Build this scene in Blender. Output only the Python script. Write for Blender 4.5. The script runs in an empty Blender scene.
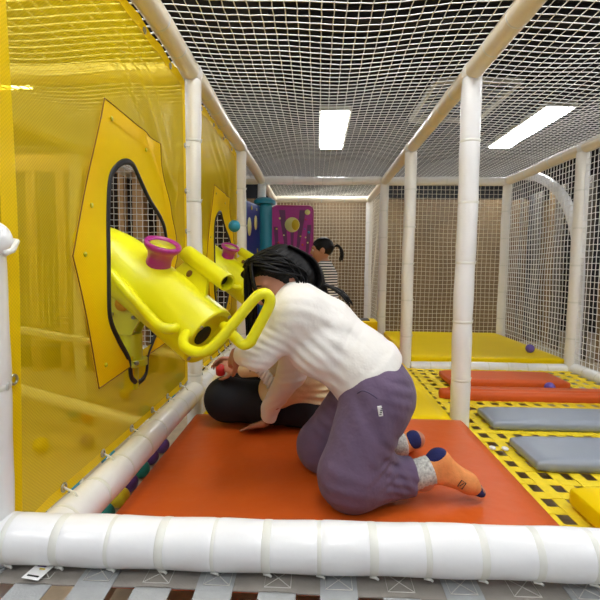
import bpy, bmesh, math, random
import numpy as np
from mathutils import Vector, Matrix, Quaternion
random.seed(7); rng = np.random.default_rng(7)
S = bpy.context.scene; COL = S.collection
V = Vector; PI = math.pi

# ------------------------------------------------------------------ mesh helpers
class MB:
    def __init__(s): s.v = []; s.f = []
    def add(s, vs, fs):
        n = len(s.v); s.v += [tuple(p) for p in vs]; s.f += [tuple(i + n for i in f) for f in fs]
    def tube(s, pts, rad, n=12, caps=True, closed=False, flat=1.0, up=None):
        pts = [V(p) for p in pts]; N = len(pts)
        if not hasattr(rad, '__len__'): rad = [rad] * N
        tan = []
        for i in range(N):
            a = pts[(i - 1) % N] if (closed or i) else pts[i]; b = pts[(i + 1) % N] if (closed or i < N - 1) else pts[i]
            tan.append((b - a).normalized())
        u = V(up) if up else (V((0, 0, 1)) if abs(tan[0].z) < .9 else V((1, 0, 0)))
        u = (u - tan[0] * u.dot(tan[0])).normalized(); vs = []
        for i in range(N):
            u = (u - tan[i] * u.dot(tan[i]))
            u = u.normalized() if u.length > 1e-6 else V((1, 0, 0))
            w = tan[i].cross(u)
            for k in range(n):
                a = 2 * PI * k / n
                vs.append(pts[i] + (u * math.cos(a) * flat + w * math.sin(a)) * rad[i])
        fs = []
        for i in range(N if closed else N - 1):
            j = (i + 1) % N
            for k in range(n):
                l = (k + 1) % n; fs.append((i * n + k, i * n + l, j * n + l, j * n + k))
        if caps and not closed:
            fs.append(tuple(range(n))[::-1]); fs.append(tuple((N - 1) * n + k for k in range(n)))
        s.add(vs, fs); return s
    def lathe(s, c, axis, prof, n=32, capa=True, capb=True):
        d = V(axis).normalized(); u = d.orthogonal().normalized(); w = d.cross(u); c = V(c)
        vs = [c + d * t + (u * math.cos(2 * PI * k / n) + w * math.sin(2 * PI * k / n)) * r for t, r in prof for k in range(n)]
        fs = [(i * n + k, i * n + (k + 1) % n, (i + 1) * n + (k + 1) % n, (i + 1) * n + k) for i in range(len(prof) - 1) for k in range(n)]
        if capa: fs.append(tuple(range(n))[::-1])
        if capb: fs.append(tuple((len(prof) - 1) * n + k for k in range(n)))
        s.add(vs, fs); return s
    def box(s, c, d, M=None):
        vs = [V(((i & 1) - .5, ((i >> 1) & 1) - .5, (i >> 2) - .5)) for i in range(8)]
        vs = [V((p.x * d[0], p.y * d[1], p.z * d[2])) for p in vs]
        if M: vs = [M @ p for p in vs]
        s.add([p + V(c) for p in vs], [(0, 2, 3, 1), (4, 5, 7, 6), (0, 1, 5, 4), (2, 6, 7, 3), (0, 4, 6, 2), (1, 3, 7, 5)]); return s
    def rbox(s, c, d, r, M=None, puff=0.0, seg=3, sub=6):
        """rounded box, optionally puffed on its faces"""
        bm = bmesh.new(); bmesh.ops.create_cube(bm, size=1)
        bmesh.ops.subdivide_edges(bm, edges=bm.edges[:], cuts=sub, use_grid_fill=True)
        h = [x / 2 for x in d]
        for v in bm.verts:
            p = v.co.copy(); e = 2 * p
            # smooth remap so that edge rows sit near the border
            q = V([math.copysign(1 - (1 - abs(t)) ** 1.5, t) for t in e])
            q = V([q[i] * h[i] for i in range(3)])
            inn = V([max(-h[i] + r, min(h[i] - r, q[i])) for i in range(3)])
            dd = q - inn
            if dd.length > 1e-9:
                q = inn + dd.normalized() * min(r, dd.length if dd.length < r else r)
            fac = (1 - e.x ** 4) * (1 - e.y ** 4)
            if abs(e.z) > .99: q.z += math.copysign(puff * fac, e.z)
            v.co = q
        vs = [(M @ v.co if M else v.co) + V(c) for v in bm.verts]
        s.add(vs, [[v.index for v in f.verts] for f in bm.faces]); bm.free(); return s
    def disc(s, c, nrm, r, t=.004, n=24, sx=1.0, up=(0, 0, 1)):
        nrm = V(nrm).normalized(); u = V(up); u = (u - nrm * u.dot(nrm)).normalized(); w = nrm.cross(u); c = V(c); vs = []
        for o in (0, t):
            for k in range(n):
                a = 2 * PI * k / n; vs.append(c + nrm * o + u * math.cos(a) * r + w * math.sin(a) * r * sx)
        fs = [tuple(range(n))[::-1], tuple(range(n, 2 * n))] + [(k, (k + 1) % n, n + (k + 1) % n, n + k) for k in range(n)]
        s.add(vs, fs); return s
    def sphere(s, c, r, n=16, m=10, sc=(1, 1, 1)):
        c = V(c); vs = [c + V((0, 0, r * sc[2]))]; 
        for i in range(1, m):
            t = PI * i / m
            for k in range(n):
                a = 2 * PI * k / n; vs.append(c + V((math.sin(t) * math.cos(a) * r * sc[0], math.sin(t) * math.sin(a) * r * sc[1], math.cos(t) * r * sc[2])))
        vs.append(c - V((0, 0, r * sc[2]))); L = len(vs) - 1; fs = []
        for k in range(n):
            l = (k + 1) % n; fs.append((0, 1 + k, 1 + l)); fs.append((L, 1 + (m - 2) * n + l, 1 + (m - 2) * n + k))
            for i in range(m - 2): a = 1 + i * n; fs.append((a + k, a + n + k, a + n + l, a + l))
        s.add(vs, fs); return s
    def build(s, name, mat, parent=None, smooth=True, angle=None, loc=None):
        me = bpy.data.meshes.new(name); me.from_pydata(s.v, [], s.f); me.update()
        return link(name, me, mat, parent, smooth, angle)
def link(name, me, mat, parent=None, smooth=True, angle=None):
    me.materials.append(mat); 
    if smooth:
        me.shade_smooth()
        if angle:
            bm = bmesh.new(); bm.from_mesh(me)
            for e in bm.edges:
                if len(e.link_faces) == 2 and e.calc_face_angle(0) > math.radians(angle): e.smooth = False
            bm.to_mesh(me); bm.free()
    o = bpy.data.objects.new(name, me); COL.objects.link(o)
    if parent:
        o.parent = parent
        o.matrix_parent_inverse = chain(parent).inverted()
    return o
def chain(o):
    m = o.matrix_basis.copy()
    return chain(o.parent) @ o.matrix_parent_inverse @ m if o.parent else m
def tag(o, label, cat, group=None, kind=None):
    if label: o['label'] = label
    if cat: o['category'] = cat
    if group: o['group'] = group
    if kind: o['kind'] = kind
    return o
def thing(name, loc, label, cat, group=None, kind=None):
    o = bpy.data.objects.new(name, None); COL.objects.link(o); o.location = loc; o.empty_display_size = .05
    return tag(o, label, cat, group, kind)
def copy_tree(o, parent=None):
    c = o.copy(); COL.objects.link(c)
    if parent:
        c.parent = parent; c.matrix_parent_inverse = o.matrix_parent_inverse.copy()
    for ch in [x for x in bpy.data.objects if x.parent == o]: copy_tree(ch, c)
    return c

# ------------------------------------------------------------------ materials
def lin(c): return tuple(((x / 255) / 12.92 if x / 255 <= .04045 else ((x / 255 + .055) / 1.055) ** 2.4) for x in c) + (1,)
def mat(name, col, rough=.5, noise=None, bump=None, spec=.5, coat=0, metal=0, sheen=0, emit=None, trans=0):
    """noise=(scale, amount) colour variation; bump=(scale, strength, dist)"""
    m = bpy.data.materials.new(name); m.use_nodes = True; nt = m.node_tree; b = nt.nodes['Principled BSDF']
    b.inputs['Base Color'].default_value = lin(col); b.inputs['Roughness'].default_value = rough
    b.inputs['Specular IOR Level'].default_value = spec; b.inputs['Coat Weight'].default_value = coat; b.inputs['Metallic'].default_value = metal
    b.inputs['Coat Roughness'].default_value = .15
    b.inputs['Sheen Weight'].default_value = sheen
    tc = nt.nodes.new('ShaderNodeTexCoord')
    if noise:
        n = nt.nodes.new('ShaderNodeTexNoise'); n.inputs['Scale'].default_value = noise[0]; n.inputs['Detail'].default_value = 4
        nt.links.new(tc.outputs['Object'], n.inputs['Vector'])
        r = nt.nodes.new('ShaderNodeMapRange'); r.inputs['From Min'].default_value = .25; r.inputs['From Max'].default_value = .75
        r.inputs['To Min'].default_value = 1 - noise[1]; r.inputs['To Max'].default_value = 1 + noise[1] * .6
        h = nt.nodes.new('ShaderNodeHueSaturation'); h.inputs['Color'].default_value = lin(col)
        nt.links.new(n.outputs['Fac'], r.inputs['Value']); nt.links.new(r.outputs[0], h.inputs['Value']); nt.links.new(h.outputs[0], b.inputs['Base Color'])
    if bump:
        n = nt.nodes.new('ShaderNodeTexNoise'); n.inputs['Scale'].default_value = bump[0]; n.inputs['Detail'].default_value = 3
        nt.links.new(tc.outputs['Object'], n.inputs['Vector'])
        bp = nt.nodes.new('ShaderNodeBump'); bp.inputs['Strength'].default_value = bump[1]; bp.inputs['Distance'].default_value = bump[2]
        nt.links.new(n.outputs['Fac'], bp.inputs['Height']); nt.links.new(bp.outputs[0], b.inputs['Normal'])
    if emit:
        b.inputs['Emission Color'].default_value = lin(emit[0]); b.inputs['Emission Strength'].default_value = emit[1]
    return m
M = {}
M['vinyl'] = mat('white_vinyl', (236, 236, 236), .28, noise=(9, .03), bump=(14, .25, .01), coat=.3)
M['post'] = mat('post_vinyl', (238, 236, 230), .32, noise=(7, .03), bump=(18, .2, .008), coat=.25)
M['beam'] = mat('beam_vinyl', (232, 222, 198), .35, noise=(7, .04), bump=(20, .25, .008), coat=.2)
M['tie'] = mat('cable_tie', (222, 222, 214), .35)
M['net'] = mat('net_twine', (240, 240, 238), .8)
M['netb'] = mat('net_twine_beige', (226, 218, 196), .8)
M['orange'] = mat('orange_vinyl', (202, 88, 28), .38, noise=(5, .06), bump=(7, .4, .015), coat=0, spec=.3)
M['orange2'] = mat('orange_pad_vinyl', (210, 92, 40), .42, noise=(5, .04), bump=(9, .3, .01), coat=0, spec=.2)
M['ymat'] = mat('yellow_vinyl', (238, 204, 0), .42, noise=(4, .04), bump=(6, .25, .01), coat=0, spec=.12)
M['grey'] = mat('grey_vinyl', (142, 150, 162), .38, noise=(6, .04), bump=(10, .2, .008))
M['yweb'] = mat('yellow_webbing', (240, 212, 30), .7, noise=(60, .1), bump=(180, .4, .002))
M['gweb'] = mat('grey_webbing', (160, 162, 162), .62, noise=(40, .1), bump=(220, .4, .002))
M['gweb2'] = mat('warm_grey_webbing', (146, 140, 132), .62, noise=(40, .12), bump=(220, .4, .002))
M['stitch'] = mat('stitching', (205, 202, 195), .7)
M['lime'] = mat('lime_painted_metal', (234, 230, 6), .42, coat=.12, bump=(6, .05, .01))
M['limed'] = mat('olive_painted_metal', (196, 192, 12), .35, coat=.3)
M['purple'] = mat('magenta_plastic', (168, 24, 122), .35, coat=.3)
M['dark'] = mat('dark_interior', (40, 38, 14), .7)
M['steel'] = mat('steel', (180, 180, 175), .3, metal=1)
M['black'] = mat('black_trim', (16, 18, 24), .5)
M['teal'] = mat('teal_plastic', (20, 140, 165), .4, coat=.2)
M['navy'] = mat('navy_panel', (24, 46, 130), .4)
M['magp'] = mat('magenta_panel', (172, 22, 136), .4)
M['dmag'] = mat('dark_magenta_ray', (92, 16, 84), .4)
M['cream'] = mat('pale_yellow_planet', (236, 232, 150), .5)
M['gold'] = mat('gold_planet', (222, 196, 40), .5)
M['green'] = mat('green_planet', (60, 170, 50), .5)
M['red'] = mat('red_plastic', (190, 24, 28), .4)
M['ballp'] = mat('purple_ball_plastic', (96, 62, 128), .45)
M['ballt'] = mat('teal_ball_plastic', (22, 124, 112), .45)
M['bally'] = mat('yellow_ball_plastic', (222, 196, 30), .45)
M['ballb'] = mat('blue_ball_plastic', (40, 140, 170), .45)
M['ballv'] = mat('violet_ball_plastic', (104, 84, 178), .45)
M['ballr'] = mat('red_ball_plastic', (196, 50, 40), .45)
M['skin'] = mat('skin', (182, 124, 98), .5, noise=(20, .05)); M['skin'].node_tree.nodes['Principled BSDF'].inputs['Subsurface Weight'].default_value = .08
M['skinc'] = mat('brown_skin', (178, 124, 94), .5, noise=(20, .05))
M['hair'] = mat('black_hair', (10, 8, 9), .5, bump=(60, .4, .004), spec=.22)
M['sweat'] = mat('white_sweatshirt_cotton', (232, 228, 222), .9, bump=(22, .35, .012), sheen=.2)
M['pants'] = mat('purple_grey_fleece', (102, 84, 110), .95, noise=(14, .12), bump=(20, .5, .014), sheen=.1)
M['creamtop'] = mat('cream_cotton', (222, 202, 160), .9, bump=(24, .4, .012))
M['lace'] = mat('white_lace', (232, 226, 214), .9, bump=(160, .9, .004))
M['blackp'] = mat('black_trousers', (18, 20, 28), .9, bump=(18, .3, .01))
M['sock'] = mat('orange_sock_knit', (222, 142, 80), .95, noise=(70, .14), bump=(220, .5, .002))
M['sockn'] = mat('navy_sock_knit', (28, 32, 84), .95, bump=(220, .5, .002))
M['sockg'] = mat('speckled_grey_sock_cuff', (190, 188, 180), .95, noise=(140, .5), bump=(160, .6, .003))
M['tagw'] = mat('white_label', (240, 240, 238), .6)
M['floor'] = mat('beige_floor', (196, 178, 150), .7, noise=(30, .15))
M['ceil'] = mat('dark_ceiling', (34, 34, 36), .8)
M['plank'] = None
M['curtain'] = mat('grey_curtain_panel', (86, 80, 72), .8)
M['darkwall'] = mat('dark_wall', (36, 36, 40), .8, noise=(3, .2))
M['white'] = mat('eye_white', (235, 232, 228), .3)
M['lamp'] = mat('lamp_diffuser', (255, 255, 255), .5, emit=((250, 252, 255), 18))
M['lamp2'] = mat('bright_lamp_diffuser', (255, 255, 255), .5, emit=((250, 252, 255), 32))
M['alu'] = mat('grille_white', (190, 188, 178), .5)

def wood_wall():
    m = mat('tan_wood_panel_wall', (160, 132, 92), .6, bump=(40, .1, .003)); nt = m.node_tree; b = nt.nodes['Principled BSDF']
    tc = nt.nodes.new('ShaderNodeTexCoord'); w = nt.nodes.new('ShaderNodeTexNoise'); w.inputs['Scale'].default_value = 2.2; w.inputs['Detail'].default_value = 5
    mp = nt.nodes.new('ShaderNodeMapping'); mp.inputs['Scale'].default_value = (1.5, 1.5, .8)
    r = nt.nodes.new('ShaderNodeValToRGB'); r.color_ramp.elements[0].position = .3; r.color_ramp.elements[0].color = lin((96, 76, 48)); r.color_ramp.elements[1].position = .7; r.color_ramp.elements[1].color = lin((120, 97, 64))
    nt.links.new(tc.outputs['Object'], mp.inputs[0]); nt.links.new(mp.outputs[0], w.inputs['Vector']); nt.links.new(w.outputs['Fac'], r.inputs[0]); nt.links.new(r.outputs[0], b.inputs['Base Color'])
    return m
M['plank'] = wood_wall(); M['stud'] = mat('pale_wood', (190, 152, 104), .6, noise=(8, .1)); M['backboard'] = mat('dark_brown_board', (44, 30, 22), .7)
def stripes_mat():
    m = mat('black_white_striped_knit', (230, 228, 222), .9); nt = m.node_tree; b = nt.nodes['Principled BSDF']
    tc = nt.nodes.new('ShaderNodeTexCoord'); w = nt.nodes.new('ShaderNodeTexWave'); w.bands_direction = 'Z'; w.inputs['Scale'].default_value = 15; w.inputs['Distortion'].default_value = .6; w.inputs['Detail Scale'].default_value = .6
    r = nt.nodes.new('ShaderNodeValToRGB'); r.color_ramp.elements[0].position = .48; r.color_ramp.elements[1].position = .54
    r.color_ramp.elements[0].color = lin((44, 44, 52)); r.color_ramp.elements[1].color = lin((228, 226, 220))
    nt.links.new(tc.outputs['Object'], w.inputs['Vector']); nt.links.new(w.outputs['Fac'], r.inputs[0]); nt.links.new(r.outputs[0], b.inputs['Base Color'])
    return m
M['stripe'] = stripes_mat()
def sheet_mat(name, opac, col):
    """thin translucent PVC mesh fabric"""
    m = bpy.data.materials.new(name); m.use_nodes = True; nt = m.node_tree; nt.nodes.clear()
    N = nt.nodes.new; L = nt.links.new
    out = N('ShaderNodeOutputMaterial'); tr = N('ShaderNodeBsdfTransparent'); df = N('ShaderNodeBsdfDiffuse'); tl = N('ShaderNodeBsdfTranslucent'); gl = N('ShaderNodeBsdfGlossy')
    c = lin(col); df.inputs[0].default_value = c; tl.inputs[0].default_value = c; tr.inputs[0].default_value = lin((255, 240, 130)); gl.inputs['Roughness'].default_value = .3
    m1 = N('ShaderNodeMixShader'); m1.inputs[0].default_value = .3; L(df.outputs[0], m1.inputs[1]); L(tl.outputs[0], m1.inputs[2])
    m2 = N('ShaderNodeMixShader'); m2.inputs[0].default_value = .05; L(m1.outputs[0], m2.inputs[1]); L(gl.outputs[0], m2.inputs[2])
    m3 = N('ShaderNodeMixShader'); L(tr.outputs[0], m3.inputs[1]); L(m2.outputs[0], m3.inputs[2]); L(m3.outputs[0], out.inputs[0])
    tc = N('ShaderNodeTexCoord'); sp = N('ShaderNodeSeparateXYZ'); L(tc.outputs['Object'], sp.inputs[0])
    prod = None
    for ax in ('Y', 'Z'):
        mu = N('ShaderNodeMath'); mu.operation = 'MULTIPLY'; mu.inputs[1].default_value = 2 * PI / .0075; L(sp.outputs[ax], mu.inputs[0])
        si = N('ShaderNodeMath'); si.operation = 'SINE'; L(mu.outputs[0], si.inputs[0])
        if prod is None: prod = si
        else:
            p = N('ShaderNodeMath'); p.operation = 'MULTIPLY'; L(prod.outputs[0], p.inputs[0]); L(si.outputs[0], p.inputs[1]); prod = p
    nz = N('ShaderNodeTexNoise'); nz.inputs['Scale'].default_value = 3.5; L(tc.outputs['Object'], nz.inputs['Vector'])
    a = N('ShaderNodeMath'); a.operation = 'MULTIPLY_ADD'; a.inputs[1].default_value = .07; a.inputs[2].default_value = opac - .08; L(prod.outputs[0], a.inputs[0])
    a2 = N('ShaderNodeMath'); a2.operation = 'MULTIPLY_ADD'; a2.inputs[1].default_value = .16; L(nz.outputs['Fac'], a2.inputs[0]); L(a.outputs[0], a2.inputs[2])
    L(a2.outputs[0], m3.inputs[0])
    bp = N('ShaderNodeBump'); bp.inputs['Strength'].default_value = .25; bp.inputs['Distance'].default_value = .01
    n2 = N('ShaderNodeTexNoise'); n2.inputs['Scale'].default_value = 9; n2.inputs['Detail'].default_value = 3; L(tc.outputs['Object'], n2.inputs['Vector']); L(n2.outputs['Fac'], bp.inputs['Height'])
    for s_ in (df, gl, tl): L(bp.outputs[0], s_.inputs['Normal'])
    return m
M['sheet'] = sheet_mat('translucent_yellow_mesh_sheet', .5, (252, 216, 8))
M['patch'] = sheet_mat('doubled_yellow_sheet', .80, (255, 224, 16))

# ------------------------------------------------------------------ frame of the play structure
RY = [-.461, .741, 1.943, 3.145, 4.347, 5.549]     # row index 1 is the bay boundary in front of the camera
CX = {'W': -1.8, 'L': -.6, 'M': .6, 'X': 1.777}
ZT = 1.544
def pad_profile(length, r, seg, pinch=.06):
    """radii along a foam-padded bar, pinched at the ties"""
    n = max(1, round(length / seg)); sl = length / n; ts = []; rs = []
    for i in range(n):
        for u in (0, .03, .09, .2, .35, .5, .65, .8, .91, .97):
            ts.append((i + u) * sl); e = min(u, 1 - u); rs.append(r * (1 - pinch * math.exp(-e / .035)))
    ts.append(length); rs.append(r * (1 - pinch)); return ts, rs, [i * sl for i in range(1, n)]
def padded(name, a, b, r, seg, m, label, cat, tie_w=.006, wob=.0025, n=20, tails=None, kind=None):
    a = V(a); b = V(b); d = (b - a); L_ = d.length; d.normalize(); ts, rs, ties = pad_profile(L_, r, seg)
    s = random.random() * 10; side = V((0, 0, 1)) if abs(d.z) < .9 else V((1, 0, 0)); s2 = d.cross(side)
    root = thing(name, a, label, cat)
    mb = MB(); pts = [a + d * t + side * wob * math.sin(t * 7 + s) + s2 * wob * math.cos(t * 5.3 + s) for t in ts]
    rs = [q * (1 + .02 * math.sin(t * 31 + s)) for q, t in zip(rs, ts)]
    mb.tube(pts, rs, n); mb.build('foam_sleeve', m, root)
    for t in ties:
        tb = MB(); c = a + d * t + side * wob * math.sin(t * 7 + s) + s2 * wob * math.cos(t * 5.3 + s)
        rr = r * .97
        tb.tube([c - d * tie_w, c - d * tie_w * .8, c, c + d * tie_w * .8, c + d * tie_w], [rr, rr * 1.02, rr * 1.03, rr * 1.02, rr], n, up=side)
        if tails:
            tv = V(tails); k = c + tv * r * 1.0
            tb.tube([k - d * .005, k + d * .006 + tv * .002, k + d * .01 + tv * .005], [.003, .0028, .002], 6)
        tb.build('cable_tie', M['tie'], root)
    return root
rows_txt = {1: 'nearest row', 2: 'second row from the camera', 3: 'third row from the camera', 4: 'row at the back cross beam', 5: 'farthest row'}
pr_ = .044
def post(c, r, label, z0=-.3, z1=ZT - .03, rad=.042, m='post', tails=(1, 0, 0), x=None):
    return padded('padded_post', (CX[c] if x is None else x, RY[r], z0), (CX[c] if x is None else x, RY[r], z1), rad, .27, M[m], label, 'post', tails=tails)
post('L', 1, 'white padded post cut off by the left edge of the photo, nearest of all', z0=-.05, z1=.77, m='vinyl', rad=.041, x=-.643)
post('L', 2, 'white padded post between the two yellow sheets, right behind the near yellow cannon', rad=.036)
post('L', 3, 'white padded post at the far edge of the second yellow sheet')
post('L', 4, 'white padded post above the teal pillar of the play panel')
post('M', 2, 'tall thick white padded post standing at the corner of the orange mat', m='vinyl')
post('M', 3, 'white padded post at the front left corner of the far yellow mat')
post('M', 4, 'white padded post at the back left corner of the far yellow mat')
post('M', 5, 'thin distant white padded post standing alone before the tan wall')
post('L', 5, 'distant white padded post behind the magenta play panel')
post('X', 3, 'white padded post on the far right beside the white arch tube')
post('X', 4, 'white padded post at the back right corner of the far yellow mat')
for r in (1, 2, 3): post('W', r, 'white padded post dimly seen behind the yellow sheets, ' + rows_txt[r])
def beam(a, b, label, seg=.3, rad=.04, m='beam', name='padded_beam', tails=None, wob=.003):
    return padded(name, a, b, rad, seg, M[m], label, 'beam', tails=tails, wob=wob)
g = .03
for c, nm in (('L', 'roof beam above the yellow sheets'), ('M', 'roof beam over the middle row of posts'), ('W', 'roof beam beyond the yellow sheets'), ('X', 'roof beam over the right-hand posts')):
    rr = [(0, 1), (1, 2), (2, 3), (3, 4), (4, 5)] if c in 'LM' else [(1, 2), (2, 3), (3, 4)]
    for (i, j) in rr:
        beam((CX[c], RY[i] + g, ZT), (CX[c], RY[j] - g, ZT), 'lengthwise padded ' + nm + {1: ', overhead just behind the camera', 2: ', nearest stretch in the picture', 3: ', second stretch', 4: ', stretch reaching the back cross beam', 5: ', stretch beyond the back cross beam'}[j], seg=.2)
beam((CX['L'] + g, RY[4], ZT), (CX['M'] - g, RY[4], ZT), 'white padded cross beam under the bright ceiling lamp', m='post')
beam((CX['M'] + g, RY[4], ZT), (CX['X'] - g, RY[4], ZT), 'white padded cross beam above the far yellow mat', m='post')
beam((CX['L'] + g, RY[5], ZT), (CX['M'] - g, RY[5], ZT), 'farthest cream padded cross beam in front of the tan wall')
beam((CX['W'] + g, RY[4], ZT), (CX['L'] - g, RY[4], ZT), 'cream padded cross beam behind the second yellow sheet')
for i in (1, 2, 3):
    beam((CX['W'] + g, RY[i], ZT), (CX['L'] - g, RY[i], ZT), 'cross beam seen through the yellow sheet, ' + rows_txt[i])
# round corner joints
for c in 'LMX':
    for r in range(1, 6):
        if (c == 'X' and r in (1, 5)): continue
        mb = MB(); mb.sphere((CX[c], RY[r], ZT), .045, 20, 12)
        o = mb.build('corner_wrap', M['post']); tag(o, 'white wrap at the beam corner, %s, %s' % ({'L': 'yellow-sheet side', 'M': 'middle posts', 'X': 'right-hand side'}[c], rows_txt[r]), 'joint wrap')
# low bars
front = padded('padded_bar', (-1.15, RY[1], .213), (.98, RY[1], .225), .043, .0935, M['vinyl'], 'thick white quilted bar crossing the whole bottom of the photo', 'padded bar', tie_w=.008, wob=.0015, n=28, tails=(0, -.55, -.83))
padded('padded_bar', (-.592, RY[1] + .02, .155), (-.588, RY[2] - .03, .152), .044, .13, M['vinyl'], 'white padded bar along the foot of the near yellow sheet', 'padded bar', wob=.006, tails=(-.7, 0, .7))
padded('padded_bar', (-.595, RY[2] + .03, .15), (-.595, RY[3] - .03, .15), .04, .13, M['vinyl'], 'white padded bar along the foot of the second yellow sheet', 'padded bar', wob=.005, tails=(-.7, 0, .7))
padded('padded_bar', (.64, RY[3], -.005), (1.74, RY[3], -.005), .04, .14, M['vinyl'], 'white floor-level bar in front of the far yellow mat', 'padded bar')
padded('padded_bar', (1.79, 1.3, .0), (1.79, RY[3] - .03, .0), .045, .14, M['vinyl'], 'white floor-level bar along the foot of the right-hand net, near stretch', 'padded bar')
padded('padded_bar', (1.79, RY[3] + .03, .0), (1.79, RY[4] - .03, .0), .04, .14, M['vinyl'], 'white floor-level bar beside the far yellow mat under the right-hand net', 'padded bar')
padded('padded_bar', (-2.4, RY[3] - .07, .25), (-.72, RY[3] - .07, .02), .03, .3, M['vinyl'], 'upper of two sloping white rails glimpsed low through the near yellow sheet', 'padded bar')
padded('padded_bar', (-2.0, 2.4, .05), (-.75, 2.4, -.27), .035, .3, M['vinyl'], 'lower of two sloping white rails glimpsed low through the near yellow sheet', 'padded bar')

# ------------------------------------------------------------------ nets
def net(label, o, U, Vv, w, h, cell, r, m, sag=(0, 0, 0), name='safety_net', sk=0.0):
    """knotted square net as one continuous mesh of thin twine"""
    o = V(o); U = V(U).normalized(); Vv = V(Vv).normalized(); sag = V(sag); nu = round(w / cell); nv = round(h / cell); mb = MB(); ph = random.random() * 9
    nn = U.cross(Vv).normalized()
    def P(i, j):
        u = i / nu; v = j / nv; e = math.sin(PI * u) * math.sin(PI * v)
        du = .0015 * math.sin(i * 1.7 + j * 2.3 + ph) + .006 * math.sin(v * 9 + u * 5 + ph) * e; dv = .0015 * math.sin(i * 2.9 - j * 1.3 + ph) + .006 * math.sin(u * 8 - v * 4 + ph) * e + sk * math.sin(PI * u) * h
        return o + U * (u * w + du) + Vv * (v * h + dv) + sag * e + nn * .006 * math.sin(u * 13 + v * 11 + ph) * e
    G = [[P(i, j) for j in range(nv + 1)] for i in range(nu + 1)]
    for i in range(nu + 1): mb.tube(G[i], r, 3, caps=False, up=nn)
    for j in range(nv + 1): mb.tube([G[i][j] + nn * r * .6 for i in range(nu + 1)], r, 3, caps=False, up=nn)
    return tag(mb.build(name, M[m]), label, 'net')
c_ = .04
X0 = CX['L']; XM = CX['M']; XX = CX['X']
net('white overhead net over the middle lane above the people', (X0, -.1, ZT + .015), (1, 0, 0), (0, 1, 0), 1.2, RY[4] + .1, c_, .0020, 'net', (0, 0, -.03), 'overhead_net')
net('white overhead net over the right-hand lane, seen beyond the middle roof beam', (XM, .5, ZT + .015), (1, 0, 0), (0, 1, 0), XX - XM, RY[4] - .5, c_, .0019, 'net', (0, 0, -.03), 'overhead_net')
net('small far piece of overhead net beyond the back cross beam', (X0, RY[4], ZT + .01), (1, 0, 0), (0, 1, 0), 1.2, 1.2, c_, .0012, 'netb', (0, 0, -.02), 'overhead_net')
net('overhead net seen faintly through the upper part of the yellow sheets', (CX['W'], .5, ZT + .01), (1, 0, 0), (0, 1, 0), 1.2, RY[4] - .5, .045, .0034, 'net', (0, 0, -.03), 'overhead_net')
net('upright net behind the far yellow mat, against the tan wall', (XM, RY[4], .05), (1, 0, 0), (0, 0, 1), XX - XM, ZT - .05, .042, .0023, 'netb')
net('upright net down the right side next to the far yellow mat', (XX, RY[3], .0), (0, 1, 0), (0, 0, 1), RY[4] - RY[3], ZT, .042, .003, 'net')
net('upright net at the right edge of the photo, nearer than the last right-hand post', (XX, 1.2, .0), (0, 1, 0), (0, 0, 1), RY[3] - 1.2, ZT, .042, .0026, 'net')
net('farthest upright net stretched in front of the tan wall behind the small child', (X0, RY[5], 0), (1, 0, 0), (0, 0, 1), 1.2, ZT, .042, .002, 'netb')
net('upright net along the middle post line beyond the back cross beam', (XM, RY[4], 0), (0, 1, 0), (0, 0, 1), 1.2, ZT, .042, .0018, 'netb')
net('upright cross net beyond the near yellow sheet, seen through its cutout', (-2.7, RY[3], .1), (1, 0, 0), (0, 0, 1), 2.06, ZT - .1, .042, .003, 'net')

# ------------------------------------------------------------------ yellow sheets with cutouts
WIN = [(1.161, .94), (1.192, .978), (1.245, 1.007), (1.305, 1.013), (1.362, .979), (1.433, .928), (1.523, .879), (1.571, .831), (1.598, .736), (1.583, .606), (1.526, .511), (1.462, .455), (1.415, .415), (1.398, .360), (1.345, .343), (1.292, .37), (1.272, .43), (1.195, .505), (1.142, .568), (1.131, .64), (1.138, .754), (1.148, .86)]
HEX = [(1.133, 1.141), (1.513, 1.13), (1.715, .76), (1.6, .43), (1.089, .395), (.972, .735)]
def crspline(P, n):
    out = []; N = len(P)
    for i in range(N):
        p0, p1, p2, p3 = P[(i - 1) % N], P[i], P[(i + 1) % N], P[(i + 2) % N]
        for k in range(n):
            t = k / n
            out.append(tuple(.5 * (2 * p1[a] + (p2[a] - p0[a]) * t + (2 * p0[a] - 5 * p1[a] + 4 * p2[a] - p3[a]) * t * t + (3 * p1[a] - p0[a] - 3 * p2[a] + p3[a]) * t ** 3) for a in range(len(p1))))
    return out
def ray_to(poly, c, d):
    best = None
    for i in range(len(poly)):
        a = poly[i]; b = poly[(i + 1) % len(poly)]; ex, ey = b[0] - a[0], b[1] - a[1]; den = d[0] * ey - d[1] * ex
        if abs(den) < 1e-12: continue
        ax, ay = a[0] - c[0], a[1] - c[1]; t = (ax * ey - ay * ex) / den; s_ = (ax * d[1] - ay * d[0]) / den
        if t > 0 and -1e-6 <= s_ <= 1 + 1e-6 and (best is None or t < best): best = t
    return best
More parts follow.
